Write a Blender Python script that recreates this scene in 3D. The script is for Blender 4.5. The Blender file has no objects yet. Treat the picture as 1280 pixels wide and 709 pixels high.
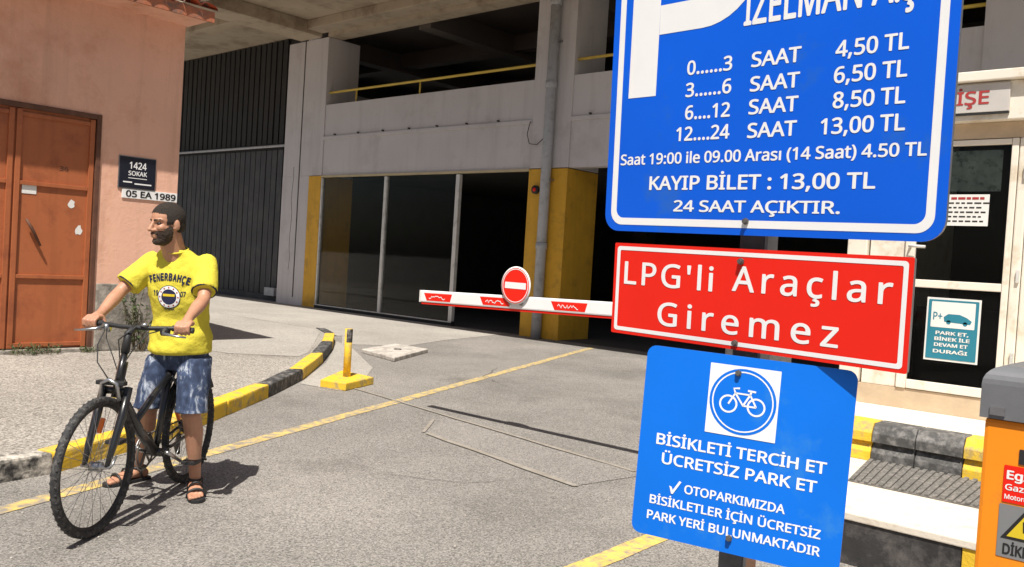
import bpy, bmesh, math, random
from mathutils import Vector, Matrix, noise
from mathutils.bvhtree import BVHTree
from math import sin, cos, pi, radians
random.seed(7)
scene = bpy.context.scene
COL = scene.collection

# ------------------------------------------------------------------ camera
CAMZ = 1.48
yaw, pitch, roll = radians(131.24), radians(-1.46), radians(-3.516)
F = Vector((cos(pitch)*cos(yaw), cos(pitch)*sin(yaw), sin(pitch)))
R0 = Vector((sin(yaw), -cos(yaw), 0)); U0 = R0.cross(F)
R = R0*cos(roll) - U0*sin(roll); U = U0*cos(roll) + R0*sin(roll)
cd = bpy.data.cameras.new('camera'); cam = bpy.data.objects.new('camera', cd); COL.objects.link(cam)
cd.sensor_width = 36; cd.lens = 36*1080/1280; cd.clip_start = 0.05; cd.clip_end = 2000
m = Matrix((R, U, -F)).transposed().to_4x4(); m.translation = (0, 0, CAMZ); cam.matrix_world = m
scene.camera = cam

# ------------------------------------------------------------------ sky and sun
SUN = Vector((0.31, -0.46, 1.0)).normalized()
w = bpy.data.worlds.new('World'); scene.world = w; w.use_nodes = True
nt = w.node_tree; bg = nt.nodes['Background']
sk = nt.nodes.new('ShaderNodeTexSky'); sk.sky_type = 'NISHITA'; sk.sun_disc = False
sk.sun_elevation = math.asin(SUN.z); sk.sun_rotation = math.atan2(SUN.x, SUN.y)
sk.dust_density = 2.5; sk.air_density = 1.0
nt.links.new(sk.outputs[0], bg.inputs[0]); bg.inputs[1].default_value = 0.05
sl = bpy.data.lights.new('sun', 'SUN'); sl.energy = 5.0; sl.angle = radians(0.5); sl.color = (1.0, 0.95, 0.87)
so = bpy.data.objects.new('sun', sl); COL.objects.link(so); so.rotation_euler = SUN.to_track_quat('Z', 'Y').to_euler(); so.location = (4, -6, 20)
scene.view_settings.view_transform = 'Standard'; scene.view_settings.look = 'None'
scene.view_settings.exposure = 0.48; scene.view_settings.gamma = 1

# ------------------------------------------------------------------ materials
MATS = {}
def mat(name, col, rough=0.7, metal=0.0, var=0.0, vscale=3.0, dark=None, dscale=2.0, damt=0.0, bump=0.0, bscale=40.0, spec=0.5, coat=0.0, streak=0.0):
    """painted / mineral surface: base colour, tonal variation, patches of a second colour, fine relief"""
    if name in MATS: return MATS[name]
    M = bpy.data.materials.new(name); M.use_nodes = True; n = M.node_tree.nodes; l = M.node_tree.links
    b = n['Principled BSDF']; b.inputs['Roughness'].default_value = rough; b.inputs['Metallic'].default_value = metal
    b.inputs['Specular IOR Level'].default_value = spec; b.inputs['Coat Weight'].default_value = coat
    geo = n.new('ShaderNodeNewGeometry'); out = None
    rgb = n.new('ShaderNodeRGB'); rgb.outputs[0].default_value = (*col, 1); out = rgb.outputs[0]
    def noise_(sc, det=4, ro=0.6):
        t = n.new('ShaderNodeTexNoise'); t.inputs['Scale'].default_value = sc; t.inputs['Detail'].default_value = det; t.inputs['Roughness'].default_value = ro
        l.new(geo.outputs['Position'], t.inputs['Vector']); return t.outputs['Fac']
    if damt > 0:
        r = n.new('ShaderNodeValToRGB'); r.color_ramp.elements[0].position = 0.62 - damt*0.35; r.color_ramp.elements[1].position = 0.74 - damt*0.25
        l.new(noise_(dscale, 8, 0.68), r.inputs[0])
        mx = n.new('ShaderNodeMix'); mx.data_type = 'RGBA'; l.new(r.outputs[0], mx.inputs[0]); l.new(out, mx.inputs[6]); mx.inputs[7].default_value = (*(dark or [c*0.4 for c in col]), 1); out = mx.outputs[2]
    if streak > 0:   # rain streaks running down
        mp = n.new('ShaderNodeMapping'); mp.inputs['Scale'].default_value = (5.5, 5.5, 0.35); l.new(geo.outputs['Position'], mp.inputs[0])
        t = n.new('ShaderNodeTexNoise'); t.inputs['Scale'].default_value = 1; t.inputs['Detail'].default_value = 7; t.inputs['Roughness'].default_value = 0.65; l.new(mp.outputs[0], t.inputs['Vector'])
        r = n.new('ShaderNodeMapRange'); r.inputs[1].default_value = 0.5; r.inputs[2].default_value = 0.75; r.inputs[3].default_value = 0; r.inputs[4].default_value = streak; l.new(t.outputs['Fac'], r.inputs[0])
        mx = n.new('ShaderNodeMix'); mx.data_type = 'RGBA'; mx.blend_type = 'MULTIPLY'; l.new(r.outputs[0], mx.inputs[0]); l.new(out, mx.inputs[6]); mx.inputs[7].default_value = (0.35, 0.31, 0.27, 1); out = mx.outputs[2]
    if var > 0:
        mr = n.new('ShaderNodeMapRange'); mr.inputs[1].default_value = 0.3; mr.inputs[2].default_value = 0.7; mr.inputs[3].default_value = 1-var; mr.inputs[4].default_value = 1+var
        l.new(noise_(vscale), mr.inputs[0])
        hs = n.new('ShaderNodeHueSaturation'); l.new(mr.outputs[0], hs.inputs['Value']); l.new(out, hs.inputs['Color']); out = hs.outputs[0]
    l.new(out, b.inputs['Base Color'])
    if bump > 0:
        bp = n.new('ShaderNodeBump'); bp.inputs['Strength'].default_value = bump; bp.inputs['Distance'].default_value = 0.01
        l.new(noise_(bscale, 6, 0.7), bp.inputs['Height']); l.new(bp.outputs[0], b.inputs['Normal'])
    MATS[name] = M; return M

def asphalt(name, c0, c1, gscale, big=0.15, bumps=0.6, spots=True):
    M = bpy.data.materials.new(name); M.use_nodes = True; n = M.node_tree.nodes; l = M.node_tree.links; b = n['Principled BSDF']
    b.inputs['Roughness'].default_value = 0.9; b.inputs['Specular IOR Level'].default_value = 0.25
    geo = n.new('ShaderNodeNewGeometry')
    def N(kind, sc, det=3, ro=0.6):
        t = n.new(kind); t.inputs['Scale'].default_value = sc
        if kind == 'ShaderNodeTexNoise': t.inputs['Detail'].default_value = det; t.inputs['Roughness'].default_value = ro
        l.new(geo.outputs['Position'], t.inputs['Vector']); return t
    v = N('ShaderNodeTexVoronoi', gscale); g = N('ShaderNodeTexNoise', gscale*0.55, 4, 0.75)
    bw = n.new('ShaderNodeRGBToBW'); l.new(v.outputs['Color'], bw.inputs[0])
    ad = n.new('ShaderNodeMath'); ad.operation = 'ADD'; l.new(bw.outputs[0], ad.inputs[0]); l.new(g.outputs['Fac'], ad.inputs[1])
    cr = n.new('ShaderNodeValToRGB'); e = cr.color_ramp.elements; e[0].position = 0.62; e[0].color = (*c0, 1); e[1].position = 1.32; e[1].color = (*c1, 1)
    sc_ = n.new('ShaderNodeMath'); sc_.operation = 'MULTIPLY'; sc_.inputs[1].default_value = 1.0; l.new(ad.outputs[0], sc_.inputs[0])
    mr0 = n.new('ShaderNodeMapRange'); mr0.inputs[1].default_value = 0.45; mr0.inputs[2].default_value = 1.5; l.new(sc_.outputs[0], mr0.inputs[0])
    e[0].position = 0.1; e[1].position = 0.9; l.new(mr0.outputs[0], cr.inputs[0])
    big_ = N('ShaderNodeTexNoise', 0.55, 7, 0.62); mr = n.new('ShaderNodeMapRange'); mr.inputs[1].default_value = 0.3; mr.inputs[2].default_value = 0.7; mr.inputs[3].default_value = 1-big; mr.inputs[4].default_value = 1+big
    l.new(big_.outputs['Fac'], mr.inputs[0])
    hs = n.new('ShaderNodeHueSaturation'); l.new(cr.outputs[0], hs.inputs['Color']); l.new(mr.outputs[0], hs.inputs['Value']); out = hs.outputs[0]
    if spots:   # oil spots, small dark pits
        s = N('ShaderNodeTexNoise', 2.6, 9, 0.75); r = n.new('ShaderNodeValToRGB'); r.color_ramp.elements[0].position = 0.64; r.color_ramp.elements[1].position = 0.72
        l.new(s.outputs['Fac'], r.inputs[0]); mx = n.new('ShaderNodeMix'); mx.data_type = 'RGBA'; mul = n.new('ShaderNodeMath'); mul.operation = 'MULTIPLY'; mul.inputs[1].default_value = 0.7
        l.new(r.outputs[0], mul.inputs[0]); l.new(mul.outputs[0], mx.inputs[0]); l.new(out, mx.inputs[6]); mx.inputs[7].default_value = (0.035, 0.032, 0.03, 1); out = mx.outputs[2]
    if spots:
        s = N('ShaderNodeTexNoise', 0.9, 6, 0.6); r = n.new('ShaderNodeValToRGB'); r.color_ramp.elements[0].position = 0.58; r.color_ramp.elements[1].position = 0.75
        l.new(s.outputs['Fac'], r.inputs[0]); mx = n.new('ShaderNodeMix'); mx.data_type = 'RGBA'; mx.blend_type = 'MULTIPLY'; mul = n.new('ShaderNodeMath'); mul.operation = 'MULTIPLY'; mul.inputs[1].default_value = 0.55
        l.new(r.outputs[0], mul.inputs[0]); l.new(mul.outputs[0], mx.inputs[0]); l.new(out, mx.inputs[6]); mx.inputs[7].default_value = (0.45, 0.42, 0.40, 1); out = mx.outputs[2]
    l.new(out, b.inputs['Base Color'])
    bp = n.new('ShaderNodeBump'); bp.inputs['Strength'].default_value = bumps; bp.inputs['Distance'].default_value = 0.008
    l.new(ad.outputs[0], bp.inputs['Height']); l.new(bp.outputs[0], b.inputs['Normal'])
    MATS[name] = M; return M

def road_paint(name, col, wear, scale=14):
    """worn thermoplastic paint: holes in the paint show the asphalt colour beneath"""
    return mat(name, col, 0.8, var=0.12, vscale=9, dark=(0.27, 0.24, 0.20), dscale=scale, damt=wear, bump=0.5, bscale=120)

M_asph = asphalt('asphalt', (0.095, 0.088, 0.080), (0.35, 0.325, 0.296), 135, 0.26)
M_patch = asphalt('asphalt_patch', (0.11, 0.101, 0.093), (0.345, 0.32, 0.293), 135, 0.16, 0.4)
M_side = asphalt('pavement_concrete', (0.12, 0.109, 0.095), (0.48, 0.44, 0.39), 80, 0.16, 0.8)
M_apron = asphalt('apron_concrete', (0.24, 0.222, 0.20), (0.42, 0.39, 0.35), 70, 0.15, 0.3, False)
M_yline = road_paint('yellow_road_paint', (0.62, 0.44, 0.13), 0.62)
M_yline2 = road_paint('yellow_road_paint_fresh', (0.72, 0.49, 0.12), 0.42)
M_wline = road_paint('faded_white_paint', (0.36, 0.335, 0.31), 0.9, 10)
M_pink = mat('pink_plaster', (0.76, 0.44, 0.32), 0.9, var=0.06, vscale=1.2, dark=(0.62, 0.31, 0.20), dscale=0.9, damt=0.35, bump=0.5, bscale=22, streak=0.28)
M_plinth = mat('grey_plinth', (0.33, 0.30, 0.26), 0.95, var=0.2, vscale=5, dark=(0.16, 0.14, 0.12), dscale=7, damt=0.5, bump=0.9, bscale=35)
M_rust = mat('rust_brown_metal_paint', (0.39, 0.115, 0.040), 0.55, var=0.08, vscale=2.2, dark=(0.27, 0.075, 0.028), dscale=2.2, damt=0.35, bump=0.15, bscale=30, streak=0.35)
M_rustd = mat('rusty_dark_metal', (0.11, 0.045, 0.025), 0.7, var=0.25, vscale=8, bump=0.3)
M_tile = mat('clay_tile', (0.48, 0.16, 0.08), 0.85, var=0.3, vscale=6, dark=(0.14, 0.09, 0.07), dscale=6, damt=0.5, bump=0.3)
M_wall = mat('garage_paint', (0.56, 0.535, 0.54), 0.85, var=0.04, vscale=1.3, dark=(0.47, 0.44, 0.435), dscale=0.9, damt=0.25, bump=0.15, bscale=18, streak=0.22)
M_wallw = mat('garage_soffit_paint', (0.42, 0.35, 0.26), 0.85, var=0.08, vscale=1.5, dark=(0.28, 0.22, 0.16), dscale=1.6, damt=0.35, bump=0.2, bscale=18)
M_crack = mat('crack_dark', (0.07, 0.06, 0.055), 0.95)
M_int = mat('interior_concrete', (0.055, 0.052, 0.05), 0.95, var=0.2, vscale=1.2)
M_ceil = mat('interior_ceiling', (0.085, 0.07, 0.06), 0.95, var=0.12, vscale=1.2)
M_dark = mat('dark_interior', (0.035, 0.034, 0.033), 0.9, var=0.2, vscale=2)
M_sheet = mat('grey_ribbed_sheet', (0.05, 0.051, 0.054), 0.65, var=0.14, vscale=1.8, dark=(0.07, 0.07, 0.07), dscale=2, damt=0.4)
M_sheetd = mat('dark_ribbed_sheet', (0.018, 0.017, 0.016), 0.7, var=0.2, vscale=1.8)
M_gold = mat('golden_yellow_paint', (0.68, 0.37, 0.03), 0.65, var=0.08, vscale=2.5, dark=(0.50, 0.28, 0.03), dscale=3, damt=0.25, bump=0.1, streak=0.25)
M_rail = mat('yellow_rail_paint', (0.70, 0.50, 0.09), 0.5, var=0.1)
M_alu = mat('white_aluminium', (0.66, 0.65, 0.62), 0.45, metal=0.2, var=0.05, dark=(0.4, 0.4, 0.38), dscale=4, damt=0.3)
M_pipe = mat('pale_grey_pipe', (0.42, 0.43, 0.45), 0.55, var=0.08, vscale=3, dark=(0.30, 0.30, 0.31), dscale=5, damt=0.35)
M_cream = mat('cream_paint', (0.76, 0.70, 0.60), 0.6, var=0.05, vscale=3, dark=(0.58, 0.49, 0.36), dscale=4, damt=0.3, bump=0.1)
M_creamshade = mat('shaded_cream_plaster', (0.52, 0.40, 0.27), 0.85, var=0.12, vscale=6, bump=0.3)  # shade on the booth lintel and wall base is put into this colour
M_creams = mat('cream_stone', (0.69, 0.625, 0.53), 0.7, var=0.06, vscale=4, dark=(0.55, 0.47, 0.38), dscale=8, damt=0.26, bump=0.3, bscale=60)
M_kyel = mat('kerb_yellow_paint', (0.78, 0.50, 0.03), 0.75, var=0.12, vscale=9, dark=(0.36, 0.27, 0.12), dscale=9, damt=0.40, bump=0.5, bscale=45)
M_kblk = mat('kerb_black_paint', (0.035, 0.034, 0.035), 0.7, var=0.3, vscale=9, dark=(0.20, 0.19, 0.175), dscale=13, damt=0.42, bump=0.5, bscale=45)
M_kworn = mat('kerb_worn_black_paint', (0.045, 0.042, 0.04), 0.85, var=0.3, vscale=9, dark=(0.50, 0.46, 0.40), dscale=9, damt=0.62, bump=1.0, bscale=40)
M_blkp = mat('black_riser_paint', (0.028, 0.027, 0.027), 0.6, var=0.4, vscale=5, dark=(0.11, 0.10, 0.095), dscale=6, damt=0.4, bump=0.3)
M_gtread = mat('worn_black_step_paint', (0.075, 0.073, 0.07), 0.8, var=0.35, vscale=14, dark=(0.20, 0.19, 0.18), dscale=16, damt=0.45, bump=0.4)
M_mat = mat('grey_rubber', (0.12, 0.115, 0.105), 0.85, var=0.3, vscale=25, dark=(0.22, 0.20, 0.18), dscale=30, damt=0.5)
M_conc = mat('pale_concrete', (0.50, 0.46, 0.41), 0.95, var=0.12, vscale=6, dark=(0.28, 0.25, 0.22), dscale=7, damt=0.45, bump=0.6, bscale=50)
M_signb = mat('blue_sign_sheet', (0.002, 0.105, 0.68), 0.42, var=0.07, vscale=2.2, spec=0.25, dark=(0.02, 0.12, 0.5), dscale=5, damt=0.15)
M_signb2 = mat('bright_blue_sign_sheet', (0.002, 0.15, 0.68), 0.42, var=0.06, vscale=2.2, spec=0.25, dark=(0.03, 0.2, 0.6), dscale=5, damt=0.15)
M_signw = mat('white_sign_sheet', (0.80, 0.80, 0.80), 0.45, var=0.03, vscale=8)
M_signr = mat('red_sign_sheet', (0.76, 0.018, 0.008), 0.42, var=0.03, vscale=4, spec=0.25)
M_galv = mat('galvanised_steel', (0.30, 0.30, 0.31), 0.45, metal=0.8, var=0.15, vscale=20)
M_postd = mat('dark_grey_post_paint', (0.09, 0.09, 0.095), 0.5, var=0.25, vscale=18)
M_bolt = mat('bolt_steel', (0.14, 0.13, 0.12), 0.5, metal=0.5)
M_orange = mat('orange_powder_coat', (0.88, 0.27, 0.008), 0.42, var=0.05, vscale=3, dark=(0.62, 0.20, 0.02), dscale=6, damt=0.28, bump=0.06, bscale=200)
M_lid = mat('grey_plastic_lid', (0.14, 0.145, 0.155), 0.45, var=0.1, vscale=10, bump=0.08, bscale=200)
M_grey = mat('grey_label', (0.20, 0.205, 0.21), 0.5, var=0.05)
M_lyel = mat('label_yellow', (0.66, 0.50, 0.02), 0.5, var=0.05)
M_teal = mat('teal_poster', (0.02, 0.19, 0.27), 0.5, var=0.05)
M_paper = mat('white_paper', (0.72, 0.71, 0.68), 0.8, var=0.05)
M_blind = mat('green_grey_paper', (0.30, 0.34, 0.29), 0.8, var=0.25, vscale=9, dark=(0.10, 0.13, 0.10), dscale=22, damt=0.3)
M_darkred = mat('dark_red_letter', (0.36, 0.03, 0.03), 0.6)
M_black = mat('black_print', (0.012, 0.012, 0.012), 0.6)
M_navy = mat('navy_plate', (0.008, 0.009, 0.02), 0.4, var=0.2)
M_frame = mat('black_bike_paint', (0.012, 0.012, 0.013), 0.3, coat=0.5)
M_rub = mat('tyre_rubber', (0.025, 0.025, 0.026), 0.75, var=0.25, vscale=40, dark=(0.10, 0.095, 0.09), dscale=35, damt=0.4, bump=0.4, bscale=150)
M_chrome = mat('bike_alloy', (0.45, 0.45, 0.46), 0.3, metal=0.9, var=0.1)
M_plas = mat('black_plastic', (0.018, 0.018, 0.019), 0.55)
M_refl = mat('orange_reflector', (0.85, 0.18, 0.02), 0.25)
M_brass = mat('grimy_light', (0.5, 0.5, 0.5), 0.5)
def leafmat(name, col):
    M = mat(name, col, 0.55, var=0.4, vscale=12); M.node_tree.nodes['Principled BSDF'].inputs['Subsurface Weight'].default_value = 0.0; return M
M_leaf = leafmat('leaf_green', (0.055, 0.085, 0.025)); M_leafd = leafmat('dry_leaf', (0.16, 0.13, 0.06)); M_stem = mat('stem_brown', (0.10, 0.075, 0.04), 0.9, var=0.2)
# glass: mostly clear pane with a real mirror reflection by fresnel
def glass(name, tint, dirt):
    M = bpy.data.materials.new(name); M.use_nodes = True; n = M.node_tree.nodes; l = M.node_tree.links; n.remove(n['Principled BSDF'])
    o = n['Material Output']; tr = n.new('ShaderNodeBsdfTransparent'); tr.inputs[0].default_value = (*tint, 1); gl = n.new('ShaderNodeBsdfGlossy'); gl.inputs['Roughness'].default_value = 0.03
    fr = n.new('ShaderNodeFresnel'); fr.inputs[0].default_value = 1.18; mx = n.new('ShaderNodeMixShader'); l.new(fr.outputs[0], mx.inputs[0]); l.new(tr.outputs[0], mx.inputs[1]); l.new(gl.outputs[0], mx.inputs[2])
    df = n.new('ShaderNodeBsdfDiffuse'); df.inputs[0].default_value = (0.35, 0.33, 0.3, 1); m2 = n.new('ShaderNodeMixShader'); m2.inputs[0].default_value = dirt; l.new(mx.outputs[0], m2.inputs[1]); l.new(df.outputs[0], m2.inputs[2]); l.new(m2.outputs[0], o.inputs[0]); MATS[name] = M; return M
M_glass = glass('dusty_glass', (0.85, 0.86, 0.85), 0.003); M_glassb = glass('booth_glass', (0.8, 0.82, 0.82), 0.005)
def denim():
    M = mat('faded_denim', (0.045, 0.07, 0.14), 0.85); n = M.node_tree.nodes; l = M.node_tree.links; b = n['Principled BSDF']
    tc = n.new('ShaderNodeTexCoord'); mp = n.new('ShaderNodeMapping'); mp.inputs['Scale'].default_value = (16, 16, 7); mp.inputs['Rotation'].default_value = (0.5, 0.35, 0.3)
    t = n.new('ShaderNodeTexNoise'); t.inputs['Scale'].default_value = 1; t.inputs['Detail'].default_value = 6; t.inputs['Roughness'].default_value = 0.7; t.inputs['Distortion'].default_value = 0.7
    l.new(tc.outputs['Object'], mp.inputs[0]); l.new(mp.outputs[0], t.inputs['Vector'])
    cr = n.new('ShaderNodeValToRGB'); e = cr.color_ramp.elements; e[0].position = 0.40; e[0].color = (0.02, 0.032, 0.07, 1); e[1].position = 0.66; e[1].color = (0.42, 0.46, 0.53, 1); e2 = e.new(0.54); e2.color = (0.045, 0.07, 0.14, 1)
    l.new(t.outputs['Fac'], cr.inputs[0]); l.new(cr.outputs[0], b.inputs['Base Color']); return M
M_denim = denim()
M_skin = mat('skin', (0.46, 0.235, 0.145), 0.5, var=0.07, vscale=14, dark=(0.42, 0.19, 0.12), dscale=20, damt=0.35, bump=0.1, bscale=120)
M_hair = mat('dark_hair', (0.028, 0.018, 0.012), 0.7, var=0.4, vscale=90, bump=1.0, bscale=260)
M_beard = mat('short_beard', (0.05, 0.03, 0.02), 0.8, var=0.5, vscale=110, bump=1.0, bscale=260)
M_eye = mat('eye_dark', (0.03, 0.02, 0.015), 0.25)
M_shirt = mat('yellow_cotton', (0.64, 0.55, 0.06), 0.95, var=0.07, vscale=9, bump=1.0, bscale=16, spec=0.15)
M_navyc = mat('navy_cotton', (0.012, 0.014, 0.05), 0.9)

# ------------------------------------------------------------------ object helpers
W = {}
def thing(name, label, cat, loc=(0, 0, 0), rotz=0.0, group=None, matrix=None):
    o = bpy.data.objects.new(name, None); COL.objects.link(o)
    M = matrix if matrix is not None else Matrix.Translation(Vector(loc)) @ Matrix.Rotation(rotz, 4, 'Z')
    o.matrix_world = M; W[o.name] = M.copy(); o['label'] = label; o['category'] = cat
    if group: o['group'] = group
    o.empty_display_size = 0.2
    return o
def add(name, bm_or_me, material, parent=None, world=True, smooth=False, kind=None, label=None):
    me = bm_or_me
    if isinstance(me, bmesh.types.BMesh):
        bmesh.ops.recalc_face_normals(me, faces=me.faces)
        me2 = bpy.data.meshes.new(name); me.to_mesh(me2); me.free(); me = me2
    if smooth:
        for p in me.polygons: p.use_smooth = True
    o = bpy.data.objects.new(name, me); COL.objects.link(o)
    if material and not me.materials: me.materials.append(material)
    if parent:
        Mi = W[parent.name].inverted()
        if world: me.transform(Mi)
        o.parent = parent; W[o.name] = W[parent.name]
    else: W[o.name] = Matrix.Identity(4)
    if kind: o['kind'] = kind
    if label: o['label'] = label
    return o
def tag(o, label, cat, group=None):
    o['label'] = label; o['category'] = cat
    if group: o['group'] = group
    return o
def bm_box(bm, x0, x1, y0, y1, z0, z1, bev=0.0):
    t = bmesh.new(); bmesh.ops.create_cube(t, size=1)
    for v in t.verts: v.co = Vector(((x0+x1)/2+v.co.x*(x1-x0), (y0+y1)/2+v.co.y*(y1-y0), (z0+z1)/2+v.co.z*(z1-z0)))
    if bev > 0: bmesh.ops.bevel(t, geom=t.edges[:], offset=bev, segments=2, profile=0.6, affect='EDGES')
    me = bpy.data.meshes.new('t'); t.to_mesh(me); t.free(); bm.from_mesh(me); bpy.data.meshes.remove(me)
def box(name, x0, x1, y0, y1, z0, z1, material, parent=None, bev=0.0, **k):
    bm = bmesh.new(); bm_box(bm, x0, x1, y0, y1, z0, z1, bev); return add(name, bm, material, parent, **k)
def bm_prism(bm, pts, z0, z1, bev=0.0):
    t = bmesh.new(); vs = [t.verts.new((p[0], p[1], z0)) for p in pts]; f = t.faces.new(vs)
    r = bmesh.ops.extrude_face_region(t, geom=[f]); bmesh.ops.translate(t, vec=(0, 0, z1-z0), verts=[v for v in r['geom'] if isinstance(v, bmesh.types.BMVert)])
    if bev > 0: bmesh.ops.bevel(t, geom=t.edges[:], offset=bev, segments=2, profile=0.6, affect='EDGES')
    bmesh.ops.recalc_face_normals(t, faces=t.faces)
    me = bpy.data.meshes.new('t'); t.to_mesh(me); t.free(); bm.from_mesh(me); bpy.data.meshes.remove(me)
def prism(name, pts, z0, z1, material, parent=None, bev=0.0, **k):
    bm = bmesh.new(); bm_prism(bm, pts, z0, z1, bev); return add(name, bm, material, parent, **k)
def frame_for(d):
    d = d.normalized(); a = Vector((0, 0, 1)) if abs(d.z) < 0.9 else Vector((1, 0, 0)); s = d.cross(a).normalized(); return s, s.cross(d)
def bm_tube(bm, pts, r, n=8, caps=True, closed=False):
    pts = [Vector(p) for p in pts]; N = len(pts); rs = r if isinstance(r, (list, tuple)) else [r]*N; rings = []; ps = None
    for i, p in enumerate(pts):
        if closed: d = pts[(i+1) % N]-pts[i-1]
        else: d = pts[min(i+1, N-1)]-pts[max(i-1, 0)]
        if ps is None: s, u = frame_for(d)
        else:
            dn = d.normalized(); s = (ps-dn*ps.dot(dn)).normalized(); u = s.cross(dn)
        ps = s
        rings.append([bm.verts.new(p+(s*cos(2*pi*k/n)+u*sin(2*pi*k/n))*rs[i]) for k in range(n)])
    for i in range(N if closed else N-1):
        a, b = rings[i], rings[(i+1) % N]
        for k in range(n):
            try: bm.faces.new((a[k], a[(k+1) % n], b[(k+1) % n], b[k]))
            except ValueError: pass
    if caps and not closed: bm.faces.new(rings[0]); bm.faces.new(rings[-1][::-1])
def tube(name, pts, r, material, parent=None, n=8, closed=False, **k):
    bm = bmesh.new(); bm_tube(bm, pts, r, n, closed=closed); k.setdefault('smooth', True); return add(name, bm, material, parent, **k)
def bm_disc(bm, c, axis, r, h, n=24):
    c = Vector(c); a = Vector(axis).normalized(); bm_tube(bm, [c-a*h/2, c+a*h/2], r, n)
def arc3(c, u, v, r, a0, a1, n): return [Vector(c)+(Vector(u)*cos(a0+(a1-a0)*i/n)+Vector(v)*sin(a0+(a1-a0)*i/n))*r for i in range(n+1)]

# flat shapes in a local XY plane (signs): rounded outlines, rings, strokes, letters
def rr(x0, x1, y0, y1, r, n=6):
    o = []
    for cx, cy, a in ((x1-r, y0+r, -pi/2), (x1-r, y1-r, 0), (x0+r, y1-r, pi/2), (x0+r, y0+r, pi)):
        for i in range(n+1): o.append((cx+r*cos(a+pi/2*i/n), cy+r*sin(a+pi/2*i/n)))
    return o
def ring_bm(outer, inner, z):
    bm = bmesh.new(); a = [bm.verts.new((*p, z)) for p in outer]; b = [bm.verts.new((*p, z)) for p in inner]; n = len(a)
    for i in range(n): bm.faces.new((a[i], a[(i+1) % n], b[(i+1) % n], b[i]))
    return bm
def poly_bm(pts, z, bm=None):
    bm = bm or bmesh.new(); f = bm.faces.new([bm.verts.new((*p, z)) for p in pts]); bmesh.ops.triangulate(bm, faces=[f]); return bm
def stroke_bm(bm, pts, wd, z, closed=False):
    n = len(pts); P = [Vector(p) for p in pts]; L = []
    for i in range(n):
        d = (P[(i+1) % n]-P[i-1]) if closed else (P[min(i+1, n-1)]-P[max(i-1, 0)]); d.normalize(); q = Vector((-d.y, d.x))*wd/2
        L.append((bm.verts.new((*(P[i]+q), z)), bm.verts.new((*(P[i]-q), z))))
    for i in range(n if closed else n-1):
        a, b = L[i], L[(i+1) % n]; bm.faces.new((a[0], a[1], b[1], b[0]))
def circ(cx, cy, r, n=40): return [(cx+r*cos(2*pi*i/n), cy+r*sin(2*pi*i/n)) for i in range(n)]
_caph = {}
import os
try: SANS = bpy.data.fonts.load(os.path.join(bpy.utils.system_resource('DATAFILES', path='fonts'), 'NotoSansHebrew-Regular.woff2'))
except Exception: SANS = None
def raw_text(t, spacing=1.0):
    c = bpy.data.curves.new('lettering', 'FONT'); c.body = t; c.font = SANS if SANS else c.font; c.resolution_u = 5; c.space_character = spacing
    o = bpy.data.objects.new('tmp', c); COL.objects.link(o); dg = bpy.context.evaluated_depsgraph_get(); dg.update()
    me = bpy.data.meshes.new_from_object(o.evaluated_get(dg)); bpy.data.objects.remove(o); bpy.data.curves.remove(c); me.materials.clear(); return me
def text_words(s, x0, x1, base, cap, z, bold=0.018, spacing=1.0):
    """one mesh per word; bold = stroke growth, made by overlaying shifted copies"""
    if not _caph:
        h = raw_text('H'); _caph['H'] = (min(v.co.y for v in h.vertices), max(v.co.y for v in h.vertices))
    lo, hi = _caph['H']; full = raw_text(s, spacing); a = min(v.co.x for v in full.vertices)-bold; b = max(v.co.x for v in full.vertices)+bold
    out = []; pre = ''
    toks = list(s) if spacing > 1.1 else s.split(' ')
    for wd in toks:
        me = raw_text(wd, spacing); pm = raw_text(pre+wd, spacing); off = max(v.co.x for v in pm.vertices)-max(v.co.x for v in me.vertices); pre += wd+('' if spacing > 1.1 else ' ')
        bm = bmesh.new(); k = 8 if bold > 0.008 else 1
        for i in range(k):
            n0 = len(bm.verts); bm.from_mesh(me); bm.verts.ensure_lookup_table(); dx, dy = (bold*cos(2*pi*i/8), bold*0.8*sin(2*pi*i/8)) if k > 1 else (0, 0)
            for v in bm.verts[n0:]: v.co = Vector((x0+(v.co.x+off+dx-a)/(b-a)*(x1-x0), base+(v.co.y+dy-lo+0.8*bold)/(hi-lo+1.6*bold)*cap, z+i*0.00002))
        m2 = bpy.data.meshes.new('word'); bm.to_mesh(m2); bm.free(); out.append(m2)
    return out
def text_mesh(s, x0, x1, base, cap, z, bold=0.018, spacing=1.0): return text_words(s, x0, x1, base, cap, z, bold, spacing)[0]
def lettering(s, x0, x1, base, cap, material, parent, z=0.0035, bold=0.018, M=None, spacing=1.0, name='lettering'):
    for me in text_words(s, x0, x1, base, cap, z, bold, spacing):
        if M is not None: me.transform(M)
        add(name, me, material, parent, world=M is not None)
# facing matrices: local x right, y up, z towards the viewer
def face_y(y): return Matrix(((1, 0, 0, 0), (0, 0, -1, y), (0, 1, 0, 0), (0, 0, 0, 1)))      # plane Y = y looking at -Y
def face_x(x): return Matrix(((0, 0, 1, x), (1, 0, 0, 0), (0, 1, 0, 0), (0, 0, 0, 1)))       # plane X = x looking at +X (local x = +Y)

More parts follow.
